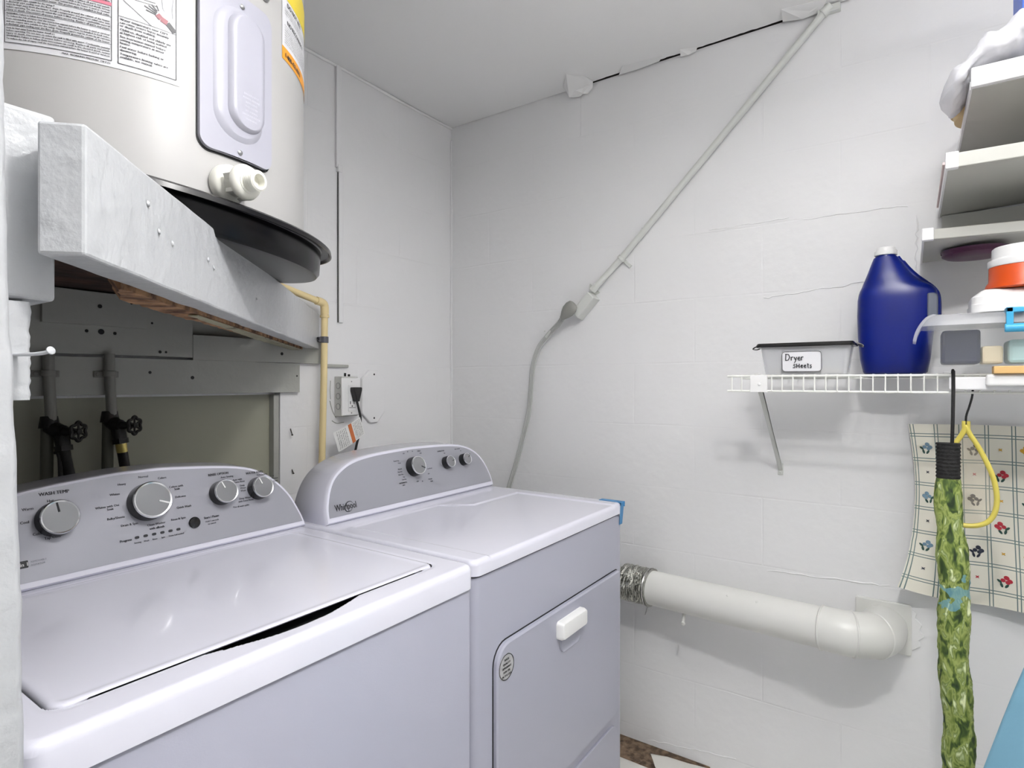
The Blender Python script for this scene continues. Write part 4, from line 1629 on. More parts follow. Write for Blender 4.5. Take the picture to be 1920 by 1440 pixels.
# two rusty nails in the back wall
def nail(x, z, l, label):
    f = MB()
    a_ = Vector((x, 0.0, z))
    b_ = a_ + Vector((-l * 0.35, -l * 0.6, -l * 0.75))
    f.tube([a_ + Vector((0, 0.01, 0)), b_], 0.0018, 8)
    f.lathe([(0.0034, 0), (0.0034, 0.001)], b_, (b_ - a_).normalized(), 10)
    return tag(f.build('rusty_nail', m_rust), label, 'nail', 'dark nails between the boards and the cream pipe')


nail(-0.802, 1.135, 0.034, 'upper of two dark nails left of the cream pipe')
nail(-0.797, 1.000, 0.022, 'lower of two dark nails left of the cream pipe')

# ------------------------------------------------------------------ diagonal conduit and dryer receptacle on the right wall
cd = thing('diagonal_conduit', (-0.03, -0.7, 1.63), 'white painted conduit running diagonally up the right wall to the ceiling', 'conduit')
f = MB()
f.tube([(-0.013, -1.462, 2.383), (-0.013, -0.90, 1.816), (-0.014, -0.813, 1.727), (-0.028, -0.712, 1.626)], 0.0115, 20)
f.build('pipe', m_conduit, cd)
f = MB()
f.tube([(-0.013, -1.452, 2.374), (-0.013, -1.475, 2.392)], [0.0145, 0.0155], 18)
f.box((-0.022, -1.50, 2.372), (0.0, -1.44, 2.392))
f.build('top_fitting', m_conduit, cd, bevel=0.002)
f = MB()
f.tube([(-0.014, -0.815, 1.729), (-0.0155, -0.806, 1.720)], 0.0145, 20)
Ms = Matrix.Translation((-0.003, -0.826, 1.709)) @ Matrix.Rotation(math.radians(45), 4, 'X')
f.box((-0.003, -0.022, -0.006), (0.003, 0.022, 0.006), 0, Ms)
f.build('pipe_strap', m_conduit, cd, bevel=0.001)
f = MB()
f.tube([(-0.0275, -0.716, 1.630), (-0.0295, -0.702, 1.616)], 0.0135, 8)
f.build('coupling', m_conduit, cd)
f = MB()
f.lathe([(0.003, 0), (0.002, 0.002)], (-0.001, -0.885, 1.824), (-1, 0, 0), 10)
f.build('screw_hole', m_gap, cd)

rb = thing('dryer_receptacle', (-0.03, -0.67, 1.57), 'white box at the lower end of the diagonal conduit where the grey plug sits', 'outlet')
# frame along the conduit direction
ux = Vector((0, -S2 * 1.0, S2 * 1.0))       # up the conduit
vx_ = Vector((0, -S2, -S2))                  # across


def rbp(a, b_, c):
    return Vector((-c, -0.670, 1.562)) + ux * a + vx_ * b_


f = MB()
f.hexa([rbp(-0.052, -0.020, 0.001), rbp(0.052, -0.020, 0.001), rbp(0.052, 0.020, 0.001), rbp(-0.052, 0.020, 0.001),
        rbp(-0.045, -0.018, 0.052), rbp(0.052, -0.018, 0.052), rbp(0.052, 0.018, 0.052), rbp(-0.045, 0.018, 0.052)])
f.build('receptacle_box', m_conduit, rb, smooth=0, bevel=0.003)
f = MB()
f.prism([(0.0, 0.0), (0.05, 0.02), (0.048, -0.035)], lambda a, b_, w_: rbp(0.02 + a, -0.02 + b_, w_), 0.0, 0.004)
f.build('mounting_ear', m_conduit, rb, smooth=0)

dc = thing('power_cord', (-0.03, -0.55, 1.4), 'grey dryer plug and flat cord curving down the right wall', 'power cord')
f = MB()
c0 = Vector((-0.066, -0.622, 1.546))
dd = Vector((0.0, S2, -S2))
sd = Vector((0, S2, S2))
prof_ = [(-0.034, 0.012), (-0.030, 0.020), (-0.016, 0.026), (0.004, 0.026), (0.020, 0.020), (0.034, 0.012), (0.040, 0.010)]
rings = []
for a_, r_ in prof_:
    rings.append([c0 + dd * a_ + sd * math.cos(2 * PI * k_ / 20) * r_ + Vector((1, 0, 0)) * math.sin(2 * PI * k_ / 20) * r_ * 0.62 for k_ in range(20)])
f.rings(rings)
f.build('plug', m_plugg, dc, smooth=45)
f = MB()
pth = spline([(-0.062, -0.595, 1.519), (-0.045, -0.567, 1.50), (-0.022, -0.515, 1.468), (-0.016, -0.462, 1.415), (-0.016, -0.436, 1.345), (-0.016, -0.426, 1.25), (-0.016, -0.412, 1.146),
              (-0.02, -0.37, 0.99), (-0.03, -0.335, 0.87), (-0.05, -0.30, 0.74)], 6)
for off_ in (-0.0068, 0.0, 0.0068):
    P2 = []
    for i, p in enumerate(pth):
        tdir = (pth[min(i + 1, len(pth) - 1)] - pth[max(i - 1, 0)]).normalized()
        P2.append(p + tdir.cross(Vector((1, 0, 0))).normalized() * off_)
    f.tube(P2, 0.0040, 10)
f.build('cord', m_cordg, dc)
f = MB()
Ms = Matrix.Translation((-0.026, -0.512, 1.466)) @ Matrix.Rotation(math.radians(-48), 4, 'X')
f.box((-0.003, -0.017, -0.004), (0.026, 0.017, 0.004), 0, Ms)
f.lathe([(0.003, 0), (0.003, 0.003)], (-0.028, -0.498, 1.478), (-1, 0, 0), 10)
f.build('cord_clamp', m_conduit, dc, bevel=0.001)

# ------------------------------------------------------------------ dryer vent duct
du = thing('vent_duct', (-0.13, -1.2, 0.6), 'white dryer vent duct along the right wall with an elbow into the wall', 'duct')
A0 = Vector((-0.088, -0.943, 0.591))
A1 = Vector((-0.150, -1.478, 0.600))
f = MB()
f.tube([A0, A0.lerp(A1, 0.5), A1], 0.0555, 48)
f.build('tube', m_pvc, du, smooth=40)
f = MB()
el = spline([A1 + (A0 - A1).normalized() * 0.012, A1, A1 + Vector((-0.004, -0.045, 0.0)), A1 + Vector((0.012, -0.085, -0.002)), A1 + Vector((0.045, -0.112, -0.006)), (-0.06, -1.602, 0.589), (-0.002, -1.605, 0.587)], 5)
f.tube(el, 0.0585, 48)
eo = f.build('elbow', m_pvc, du, smooth=40)
for i in (2, 12, 19):
    f = MB()
    q0 = el[i]
    tdir = (el[i + 1] - el[i - 1]).normalized()
    f.lathe([(0.0588, -0.003), (0.0610, -0.001), (0.0610, 0.001), (0.0588, 0.003)], q0, tdir, 48, cap=False)
    f.build('seam_ring', m_pvc, eo, smooth=40)
f = MB()
fl = rrect(-1.672, 0.518, -1.537, 0.660, 0.006, 3)
f.prism(fl, lambda y_, z_, w_: Vector((-w_, y_, z_)), 0.0, 0.010)
f.build('wall_flange', m_pvc, du, smooth=0, bevel=0.003)
f = MB()
q = [(a_ + 0.028, b_) for a_, b_ in [(-1.698, 0.65), (-1.712, 0.64), (-1.708, 0.625), (-1.724, 0.61), (-1.718, 0.595), (-1.730, 0.58), (-1.716, 0.565), (-1.720, 0.55), (-1.702, 0.535), (-1.697, 0.52)]]
f.prism(q[::-1], lambda y_, z_, w_: Vector((-w_, y_, z_)), 0.0, 0.005)
f.build('caulk', m_paint, du, smooth=0, bevel=0.0015)
for y_, z_ in ((-1.30, 0.640), (-1.46, 0.585), (-1.215, 0.638)):
    f = MB()
    t_ = (A0.y - y_) / (A0.y - A1.y)
    cx_ = A0.x + (A1.x - A0.x) * t_
    cz_ = A0.z + (A1.z - A0.z) * t_
    dz_ = z_ - cz_
    xx_ = cx_ - math.sqrt(max(0, 0.0555 ** 2 - dz_ ** 2))
    f.lathe([(0.004, -0.001), (0.0035, 0.002), (0.001, 0.003)], (xx_, y_, z_), (-1, 0, dz_ * 10), 12)
    f.build('rivet', m_pvc, du)
f = MB()
f.tube([(-0.100, -1.066, 0.545), (-0.125, -1.072, 0.527), (-0.142, -1.076, 0.519)], 0.0048, 10)
f.lathe([(0.0065, 0), (0.0065, 0.004), (0.002, 0.005)], (-0.142, -1.076, 0.519), (-0.9, -0.2, -0.45), 12)
f.build('hanger_bolt', m_pvc, du)
# crinkled foil sleeve between dryer and tube
f = MB()
dirv = (A1 - A0).normalized()
pth = [A0 + dirv * (0.012 - 0.0016 * i) for i in range(70)]
rad = [0.0580 + 0.0030 * math.sin(i * 1.25) + 0.0022 * noise.noise(Vector((i * 0.35, 0, 0))) for i in range(70)]
sgn = 56
rings = []
for i, p in enumerate(pth):
    ring = []
    for k_ in range(sgn):
        th = 2 * PI * k_ / sgn
        rr = rad[i] + 0.0035 * noise.noise(Vector((math.cos(th) * 3, math.sin(th) * 3, i * 0.16)))
        s_ = dirv.cross(Vector((0, 0, 1))).normalized()
        ring.append(p + s_ * math.cos(th) * rr + Vector((0, 0, 1)) * math.sin(th) * rr)
    rings.append(ring)
f.rings(rings)
fo = f.build('foil_duct_sleeve', m_foil, smooth=60)
tag(fo, 'crinkled silver foil duct sleeve between dryer and white vent duct', 'duct')
f = MB()
hc = A0 + dirv * 0.004
f.lathe([(0.0620, -0.0022), (0.0632, 0), (0.0620, 0.0022)], hc, dirv, 48, cap=False)
f.tube([hc + Vector((-0.02, 0, -0.058)), hc + Vector((-0.025, 0.004, -0.075)), hc + Vector((-0.02, 0.010, -0.088))], [0.003, 0.002, 0.0012], 8)
f.build('wire_clamp', m_steel, fo)

# ------------------------------------------------------------------ wire shelf
SX = -0.300
sh = thing('wire_shelf', (SX / 2, -1.5, 1.29), 'white coated wire shelf on the right wall', 'shelf')
Y0, Y1 = -1.252, -2.35
f = MB()
for (x_, z_, r_) in ((SX, 1.2955, 0.0028), (SX - 0.001, 1.2555, 0.0028), (-0.006, 1.2965, 0.0028), (SX * 0.5, 1.2905, 0.0026)):
    f.tube([(x_, Y0, z_), (x_, Y1, z_)], r_, 8)
f.build('long_wires', m_wire, sh)
f = MB()
y_ = Y0 - 0.012
while y_ > Y1:
    f.tube([(-0.004, y_, 1.2982), (SX + 0.003, y_, 1.2982), (SX - 0.0005, y_, 1.2965), (SX - 0.003, y_, 1.2555)], 0.0017, 6)
    y_ -= 0.0254
f.build('cross_wires', m_wire, sh)
f = MB()
f.box((SX - 0.006, -1.355, 1.2525), (SX + 0.004, -1.312, 1.2985))
f.lathe([(0.004, 0), (0.004, 0.002), (0.001, 0.0025)], (SX - 0.006, -1.336, 1.274), (-1, 0, 0), 14)
f.build('bracket_clip', m_plast, sh, bevel=0.002)


def brace(yb):
    f = MB()
    w_ = 0.006
    f.hexa([(SX + 0.004, yb - w_, 1.256), (SX + 0.004, yb + w_, 1.256), (SX + 0.016, yb + w_, 1.252), (SX + 0.016, yb - w_, 1.252),
            (-0.004, yb - w_, 1.020), (-0.004, yb + w_, 1.020), (-0.001, yb + w_, 1.004), (-0.001, yb - w_, 1.004)])
    f.box((-0.003, yb - 0.008, 0.992), (0.0, yb + 0.008, 1.028))
    f.lathe([(0.0035, 0), (0.002, 0.002)], (-0.003, yb, 1.0), (-1, 0, 0), 10)
    return f.build('support_brace', m_conduit, sh, bevel=0.0015)


brace(-1.336)
brace(-2.15)
for y_ in (-1.27, -1.75):
    f = MB()
    f.box((-0.010, y_ - 0.008, 1.288), (0.0, y_ + 0.008, 1.308))
    f.build('wall_clip', m_plast, sh, bevel=0.002)

# white board joining at the right
f = MB()
f.hexa([(-0.335, -1.725, 1.262), (-0.30, -2.4, 1.262), (0, -2.4, 1.262), (-0.0, -1.722, 1.262),
        (-0.335, -1.725, 1.288), (-0.30, -2.4, 1.288), (0, -2.4, 1.288), (-0.0, -1.722, 1.288)])
f.bm.free()
f = MB()
f.box((-0.318, -2.4, 1.262), (-0.304, -1.742, 1.291))
o = f.build('shelf_edge_rail', m_shelfe, smooth=0, bevel=0.003)
tag(o, 'flat white rail fixed along the front of the wire shelf at far right', 'rail')
f = MB()
f.box((-0.336, -2.4, 1.270), (-0.319, -1.806, 1.297))
o = f.build('hanging_rail', m_plast, smooth=0, bevel=0.006, seg=3)
tag(o, 'second white rounded rail in front of the shelf, under the wooden slat', 'rail')
f = MB()
f.box((-0.345, -2.4, 1.2975), (-0.3055, -1.818, 1.314))
o = f.build('wooden_slat', m_stick, smooth=0, bevel=0.002)
tag(o, 'tan wooden slat lying on the rail below the clear bin', 'wood slat')

# ------------------------------------------------------------------ dryer sheet box
ZS = 1.3002
bx = thing('storage_box', (-0.22, -1.44, ZS), 'clear storage box with black lid and handwritten Dryer Sheets label', 'box')


def tub(name, mt, parent, x0, x1, y0, y1, z0, z1, flare, r, th=0.0022):
    f = MB()
    o0 = rrect(x0 + flare, y0 + flare, x1 - flare, y1 - flare, r, 5)
    o1 = rrect(x0, y0, x1, y1, r, 5)
    f.rings([[(a, b_, z0) for a, b_ in o0], [(a, b_, z1) for a, b_ in o1], [(a, b_, z1) for a, b_ in inset(o1, th)], [(a, b_, z0 + th) for a, b_ in inset(o0, th)]])
    return f.build(name, mt, parent, smooth=40)


tub('box_body', m_clear2, bx, -0.292, -0.200, -1.548, -1.334, ZS, 1.374, 0.010, 0.012)
f = MB()
o1 = rrect(-0.302, -1.556, -0.192, -1.324, 0.014, 5)
f.rings([[(a, b_, 1.372) for a, b_ in o1], [(a, b_, 1.376) for a, b_ in inset(o1, -0.001)], [(a, b_, 1.3825) for a, b_ in inset(o1, 0.004)]])
lo_ = f.build('box_lid', m_blacklid, bx, smooth=40)
for ya, s_ in ((-1.556, -1), (-1.324, 1)):
    f = MB()
    f.tube(spline([(-0.25, ya, 1.379), (-0.25, ya + s_ * 0.010, 1.376), (-0.25, ya + s_ * 0.016, 1.371), (-0.215, ya + s_ * 0.012, 1.371), (-0.21, ya, 1.377)], 4), 0.0018, 8)
    f.build('wire_handle', m_blacklid, lo_)
f = MB()
XL = -0.2895
lb = rrect(-1.4835, 1.306, -1.3885, 1.3605, 0.009, 5)
fl_ = lambda y_, z_, w_: Vector((XL - 0.0008 - (z_ - 1.306) * 0.128 - w_, y_, z_))
f.prism(lb, fl_, 0.0, 0.0007)
la = f.build('handwritten_label', m_label, bx, smooth=0)
f = MB()
ou_ = [fl_(y_, z_, 0.0012) for y_, z_ in inset(lb, 0.0012)]
f.tube(ou_, 0.0008, 6, closed=True)
# facing -X: left to right runs towards -Y
fnl = lambda u, v: fl_(-1.3985 - u, v, 0.0014)


def stroke(pts, wd=0.0012):
    f.tube([fnl(u, v) for u, v in pts], wd, 5)


def scr(ch, u, v, s):
    G = {'D': [[(0, 0), (0.05, 1)], [(-.05, 1), (.45, .95), (.6, .55), (.4, .1), (0, 0)]],
         'r': [[(0, .55), (.02, 0)], [(.02, .35), (.15, .55), (.32, .5)]],
         'y': [[(0, .55), (.15, .12)], [(.36, .55), (.12, -.25), (-.02, -.35)]],
         'e': [[(.05, .3), (.36, .32), (.3, .52), (.1, .5), (0, .25), (.15, .02), (.38, .08)]],
         'S': [[(.45, .62), (.2, .7), (.1, .5), (.4, .3), (.35, .05), (.0, .05)]],
         'H': [[(0, 0), (.03, .75)], [(0, .36), (.42, .38)], [(.42, 0), (.44, .75)]],
         't': [[(.12, .8), (.12, .05), (.28, .02)], [(0, .55), (.3, .55)]],
         's': [[(.3, .5), (.1, .52), (.08, .32), (.28, .22), (.2, .02), (.0, .04)]]}
    for st in G[ch]:
        stroke([(u + a * s, v + b_ * s) for a, b_ in st])


u = 0.0
for ch, adv in (('D', .8), ('r', .45), ('y', .5), ('e', .5), ('r', .4)):
    scr(ch, u, 1.336, 0.0165)
    u += adv * 0.0165
u = 0.017
for ch, adv in (('S', .62), ('H', .66), ('e', .52), ('e', .52), ('t', .42), ('s', .4)):
    scr(ch, u, 1.3165, 0.0145)
    u += adv * 0.0145
f.build('label_writing', m_ink, la, smooth=0)
f = MB()
o1 = rrect(-0.276, -1.525, -0.215, -1.352, 0.01, 4)
f.rings([[(a, b_, z_ + 0.0015 * math.sin(i * 3 + a * 60)) for a, b_ in inset(o1, 0.002 * (i % 2))] for i, z_ in enumerate([ZS + 0.003 + 0.0035 * j for j in range(5)])])
o = f.build('dryer_sheets', m_sheets, smooth=40)
tag(o, 'pile of white dryer sheets inside the clear box with black lid', 'dryer sheets')

# ------------------------------------------------------------------ blue jug
jug = thing('detergent_jug', (-0.16, -1.625, ZS), 'big blue laundry detergent jug with white cap on the wire shelf', 'detergent jug')
JX = -0.137
# sections: z, y towards the room corner (image left), y towards the right, half depth
sec = [(1.3005, -1.568, -1.700, .040), (1.306, -1.564, -1.706, .046), (1.34, -1.557, -1.712, .050), (1.40, -1.552, -1.718, .052), (1.455, -1.5505, -1.724, .052), (1.495, -1.5515, -1.727, .051), (1.512, -1.554, -1.725, .050),
       (1.522, -1.557, -1.719, .048), (1.532, -1.561, -1.706, .046), (1.542, -1.5645, -1.690, .043), (1.555, -1.5695, -1.675, .040), (1.570, -1.575, -1.665, .036), (1.585, -1.580, -1.656, .031), (1.598, -1.5845, -1.648, .027),
       (1.6075, -1.588, -1.6425, .024)]
f = MB()
rings = []
for z_, ya, yb, hd in sec:
    cy_, hy_ = (ya + yb) / 2, abs(ya - yb) / 2
    ring = []
    for k_ in range(48):
        th = 2 * PI * k_ / 48
        c_, s_ = math.cos(th), math.sin(th)
        e_ = 0.62 if z_ < 1.53 else 0.8
        ring.append((JX + math.copysign(abs(s_) ** e_, s_) * hd, cy_ + math.copysign(abs(c_) ** e_, c_) * hy_, z_))
    rings.append(ring)
f.rings(rings)
jb = f.build('jug_body', m_blueb, jug, smooth=60)
f = MB()
f.lathe([(0.0245, 1.604), (0.0235, 1.6125), (0.0225, 1.613)], (JX, -1.6155, 0), (0, 0, 1), 36)
f.build('neck', m_blueb, jug)
f = MB()
prc = [(0.0255, 1.6135), (0.0262, 1.616), (0.0258, 1.6245), (0.0225, 1.6255), (0.0215, 1.633), (0.019, 1.6345), (0.001, 1.6345)]
f.lathe(prc, (JX, -1.6155, 0), (0, 0, 1), 48)
f.build('cap', m_plast, jug, smooth=30)
# moulded grip: a rib arching from the shoulder and a grey-blue grip hollow on the right flank
f = MB()
f.tube(spline([(JX, -1.640, 1.606), (JX, -1.650, 1.590), (JX, -1.662, 1.572), (JX, -1.680, 1.550), (JX, -1.700, 1.531), (JX, -1.716, 1.514), (JX, -1.7245, 1.49), (JX, -1.725, 1.42)], 5),
       [0.007] * 5 + [0.0095] * 31, 14)
f.build('handle', m_blueb, jug, smooth=60)
f = MB()
f.prism(rrect(-1.726, 1.432, -1.704, 1.502, [0.008, 0.008, 0.004, 0.011], 5), lambda y_, z_, w_: Vector((JX - w_, y_, z_)), 0.03, 0.047)
f.build('grip_hollow', mat('grey_blue_grip', (86, 92, 104), 0.5), jug, smooth=40, bevel=0.003)

# ------------------------------------------------------------------ clear bin with blue latch, things in it and on it
bn = thing('clear_bin', (-0.28, -1.85, 1.315), 'clear plastic bin with light blue latch at the right end of the shelf', 'bin')
BX0, BX1 = -0.372, -0.235
ZB = 1.3155
tub('bin_body', m_clear, bn, BX0 + 0.012, BX1, -2.10, -1.698, ZB, 1.418, 0.014, 0.016, 0.0025)
f = MB()
o1 = rrect(BX0, -2.115, BX1 + 0.012, -1.694, 0.022, 6)
f.rings([[(a, b_, 1.404) for a, b_ in inset(o1, -0.006)], [(a, b_, 1.412) for a, b_ in inset(o1, -0.003)], [(a, b_, 1.424) for a, b_ in inset(o1, 0.004)], [(a, b_, 1.430) for a, b_ in inset(o1, 0.016)],
         [(a, b_, 1.430) for a, b_ in inset(o1, 0.05)]])
lo_ = f.build('bin_lid', m_clear2, bn, smooth=50)
f = MB()
lp_ = spline([(-1.712, 1.4305, 0), (-1.698, 1.424, 0), (-1.686, 1.408, 0), (-1.678, 1.390, 0), (-1.674, 1.372, 0)], 4)
rings = []
for p in lp_:
    rings.append([Vector((BX0 + 0.004, p.x, p.y)), Vector((BX1 - 0.02, p.x, p.y)), Vector((BX1 - 0.02, p.x - 0.006, p.y - 0.002)), Vector((BX0 + 0.004, p.x - 0.006, p.y - 0.002))])
f.rings(rings)
f.build('lid_lip', m_clear2, lo_)
f = MB()
f.box((BX0 - 0.014, -1.864, 1.424), (BX0 + 0.03, -1.834, 1.4345))
f.box((BX0 - 0.018, -1.846, 1.386), (BX0 - 0.008, -1.834, 1.4345))
f.box((BX0 - 0.018, -1.90, 1.424), (BX0 - 0.008, -1.834, 1.4345))
f.tube([(BX0 - 0.012, -1.866, 1.392), (BX0 - 0.012, -1.832, 1.392)], 0.009, 18)
f.build('latch', m_latch, bn, bevel=0.0015)
f = MB()
f.box((-0.335, -1.797, ZB + 0.004), (-0.25, -1.728, 1.395))
tag(f.build('navy_carton', m_navy, smooth=0, bevel=0.006), 'dark navy carton inside the clear bin at its left', 'carton')
f = MB()
f.box((-0.335, -1.835, ZB + 0.004), (-0.26, -1.799, 1.358))
tag(f.build('soap_bar', m_beige, smooth=0, bevel=0.005), 'beige wrapped block in the clear bin beside the navy carton', 'soap')
f = MB()
f.box((-0.345, -1.90, ZB + 0.004), (-0.26, -1.842, 1.370))
tag(f.build('soap_box', m_teal, smooth=0, bevel=0.007), 'pale teal box in the clear bin under the blue latch', 'box')
# low white tub
f = MB()
wt = rrect(-0.362, -2.02, -0.225, -1.778, 0.030, 6)
f.rings([[(a, b_, 1.4306) for a, b_ in inset(wt, 0.001)], [(a, b_, 1.447) for a, b_ in wt], [(a, b_, 1.449) for a, b_ in inset(wt, 0.002)], [(a, b_, 1.464) for a, b_ in inset(wt, 0.002)], [(a, b_, 1.478) for a, b_ in inset(wt, 0.019)], [(a, b_, 1.481) for a, b_ in inset(wt, 0.026)]])
tag(f.build('white_tub', m_plast, smooth=35), 'low white plastic tub with sloped shoulders on the clear bin', 'tub')
# orange jar
jr = thing('orange_jar', (-0.27, -1.885, 1.4815), 'orange plastic jar with ribbed white lid on the white tub', 'jar')
f = MB()
jc = (-0.294, -1.879, 0)
f.lathe([(0.066, 1.4815), (0.073, 1.484), (0.071, 1.492), (0.066, 1.500), (0.0655, 1.530), (0.063, 1.533)], jc, (0, 0, 1), 60)
f.build('jar_body', m_orange, jr, smooth=40)
f = MB()
rings = []
for r_, h_ in ((0.0665, 1.531), (0.0675, 1.534), (0.0675, 1.545), (0.061, 1.549), (0.0605, 1.553), (0.0595, 1.571), (0.057, 1.574), (0.002, 1.575)):
    rings.append([(jc[0] + (r_ + (0.0007 * (k_ % 2) if 1.55 < h_ < 1.573 else 0)) * math.cos(2 * PI * k_ / 96), jc[1] + (r_ + (0.0007 * (k_ % 2) if 1.55 < h_ < 1.573 else 0)) * math.sin(2 * PI * k_ / 96), h_) for k_ in range(96)])
f.rings(rings)
f.build('jar_lid', m_plast, jr, smooth=40)
# purple round lid behind
f = MB()
f.lathe([(0.030, 1.584), (0.058, 1.587), (0.066, 1.592), (0.066, 1.604)], (-0.145, -1.80, 0), (0, 0, 1), 48)
pb = thing('purple_bowl', (-0.145, -1.80, 1.572), 'dark purple bowl tucked under the lowest white wall shelf', 'bowl')
f.build('bowl_body', m_purple, pb)
f = MB()
f.lathe([(0.068, 1.599), (0.069, 1.604), (0.066, 1.6045), (0.065, 1.601)], (-0.145, -1.80, 0), (0, 0, 1), 48, cap=False)
f.build('rim', m_purple, pb)

# ------------------------------------------------------------------ three white wall shelves, upper right


def wall_shelf(label, xl, yl, zb, xr, zr, fascia, cleat=None, yb=None, edge=None):
    """xl,yl front left corner; xr front x at y=-2.4"""
    t = thing('wall_shelf', (-0.1, -2.0, zb), label, 'shelf', 'white wall shelves at the upper right')
    yb = yl if yb is None else yb
    f = MB()
    f.hexa([(xl, yl, zb), (xr, -2.45, zr), (-0.002, -2.45, zr), (-0.002, yb, zb),
            (xl, yl, zb + 0.016), (xr, -2.45, zr + 0.016), (-0.002, -2.45, zr + 0.016), (-0.002, yb, zb + 0.016)])
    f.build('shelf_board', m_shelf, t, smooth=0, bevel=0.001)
    f = MB()
    f.hexa([(xl - 0.014, yl + 0.003, zb), (xr - 0.014, -2.45, zr), (xr, -2.45, zr), (xl, yl + 0.003, zb),
            (xl - 0.014, yl + 0.003, zb + fascia), (xr - 0.014, -2.45, zr + fascia), (xr, -2.45, zr + fascia), (xl, yl + 0.003, zb + fascia)])
    f.build('front_edge', edge or m_shelfe, t, smooth=0, bevel=0.002)  # greyer edge on the lower two shelves stands in for shade
    if edge:
        f = MB()
        f.box((xl - 0.0155, yl - 0.018, zb - 0.001), (xl + 0.002, yl + 0.0045, zb + fascia + 0.003))
        f.build('end_cap', m_shelfe, t, smooth=0, bevel=0.002)
    f = MB()
    f.hexa([(xl, yl, zb - 0.0005), (-0.002, yb, zb - 0.0005), (-0.002, yb + 0.004, zb - 0.0005), (xl, yl + 0.004, zb - 0.0005),
            (xl, yl, zb + 0.017), (-0.002, yb, zb + 0.017), (-0.002, yb + 0.004, zb + 0.017), (xl, yl + 0.004, zb + 0.017)])
    f.build('end_strip', m_shelfe, t, smooth=0)
    if cleat:
        f = MB()
        f.box((-0.022, -2.45, zb - cleat), (-0.002, yb - 0.004, zb - 0.0008))
        f.build('wall_cleat', m_shelf, t, smooth=0)
    return t


wall_shelf('highest white wall shelf, carrying the plastic bag and blue carton', -0.43, -1.776, 1.886, -0.40, 1.900, 0.040)
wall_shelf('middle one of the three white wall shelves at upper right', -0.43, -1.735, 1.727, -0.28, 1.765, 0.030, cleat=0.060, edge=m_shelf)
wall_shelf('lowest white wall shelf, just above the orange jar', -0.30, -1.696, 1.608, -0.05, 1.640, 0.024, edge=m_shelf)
# plastic bag, crumpled, hanging over the end of the top shelf
f = MB()


def bag_pt(u, v):
    # u 0..1 from left end to right, v around
    th = 2 * PI * v
    yy = -1.725 - 0.15 * u
    top = 1.905 + 0.118 * math.sin(min(1.0, u * 0.9 + 0.12) * PI * 0.52) + 0.008 * math.sin(u * 17)
    tt = min(1.0, max(0.0, (u - 0.12) / 0.35))
    bot = 1.884 + (1.9275 - 1.884) * tt * tt * (3 - 2 * tt)
    cz_, hz_ = (top + bot) / 2, (top - bot) / 2
    hx_ = 0.085 + 0.06 * u
    env = min(1.0, math.sqrt(max(0.0, min(u * 7, 1.0))) * 0.98 + 0.02)
    n_ = 1 + 0.10 * noise.noise(Vector((u * 5, math.cos(th) * 1.6, math.sin(th) * 1.6)))
    nf = 0.004 * noise.noise(Vector((u * 16, math.cos(th) * 6, math.sin(th) * 6)))
    c_, s_ = math.cos(th), math.sin(th)
    return Vector((-0.34 + c_ * hx_ * env * n_ + nf, yy + nf, cz_ + math.copysign(abs(s_) ** 0.8, s_) * hz_ * env * n_ + nf))


rings = [[bag_pt(i / 40, k_ / 64) for k_ in range(64)] for i in range(41)]
f.rings(rings)
tag(f.build('plastic_bag', m_bag, smooth=70), 'crumpled translucent white plastic bag on the highest shelf', 'bag')
bb = thing('blue_carton', (-0.33, -1.92, 1.928), 'blue carton standing at the right edge of the highest shelf', 'carton')
f = MB()
f.box((-0.40, -2.02, 1.928), (-0.27, -1.858, 2.16))
f.build('carton_body', m_bluebox, bb, smooth=0, bevel=0.002)
f = MB()
f.box((-0.4012, -2.02, 2.005), (-0.4002, -1.862, 2.03))
f.build('green_stripe', mat('carton_green', (170, 196, 120), 0.4), bb, smooth=0)
# round tan tub lying on the top shelf, its edge sticking out past the shelf end
bk = thing('tan_tub', (-0.20, -1.835, 1.903), 'round tan lidded tub sticking out past the end of the highest shelf', 'tub')
f = MB()
f.lathe([(0.070, 1.903), (0.078, 1.905), (0.081, 1.925), (0.080, 1.926)], (-0.20, -1.835, 0), (0, 0, 1), 64)
f.build('tub_body', m_tan, bk, smooth=40)
f = MB()
f.lathe([(0.084, 1.921), (0.0865, 1.923), (0.0865, 1.944), (0.083, 1.947), (0.001, 1.947)], (-0.20, -1.835, 0), (0, 0, 1), 64)
f.build('tub_lid', m_tan, bk, smooth=40)
f = MB()
f.box((-0.405, -1.80, 1.7470), (-0.03, -1.727, 1.7530))
tag(f.build('pink_folder', m_pink, smooth=0, bevel=0.001), 'pale pink folder lying on the middle wall shelf, edge past its end', 'folder')

# ------------------------------------------------------------------ things hanging under the shelf at right
# patterned cloth on the wall
CW, CH = 0.46, 0.455


def cloth_pt(u, v, off=0.0):
    """u across (0..CW, towards -y), v down (0..CH)"""
    fl_ = max(0.0, (v - 0.30) / 0.155)
    e = max(0.0, 1 - u / 0.09)
    yy = -1.664 - u * 1.0 - 0.010 * (v / CH) + 0.034 * fl_ ** 1.5 * e - 0.012 * math.sin(PI * min(1, v / 0.32)) * e
    xx = -0.022 - 0.010 * math.sin(u * 26 + v * 3) * min(1, v * 5) - 0.012 * (v / CH) - 0.006 * math.sin(v * 15 + u * 8) - 0.02 * fl_ * e
    zz = 1.164 - v - 0.006 * math.sin(u * 20) * (v / CH) - 0.03 * (v / CH) * (u / CW) + 0.004 * math.sin(u * 9) + 0.014 * fl_ * e
    return Vector((xx - off, yy, zz))


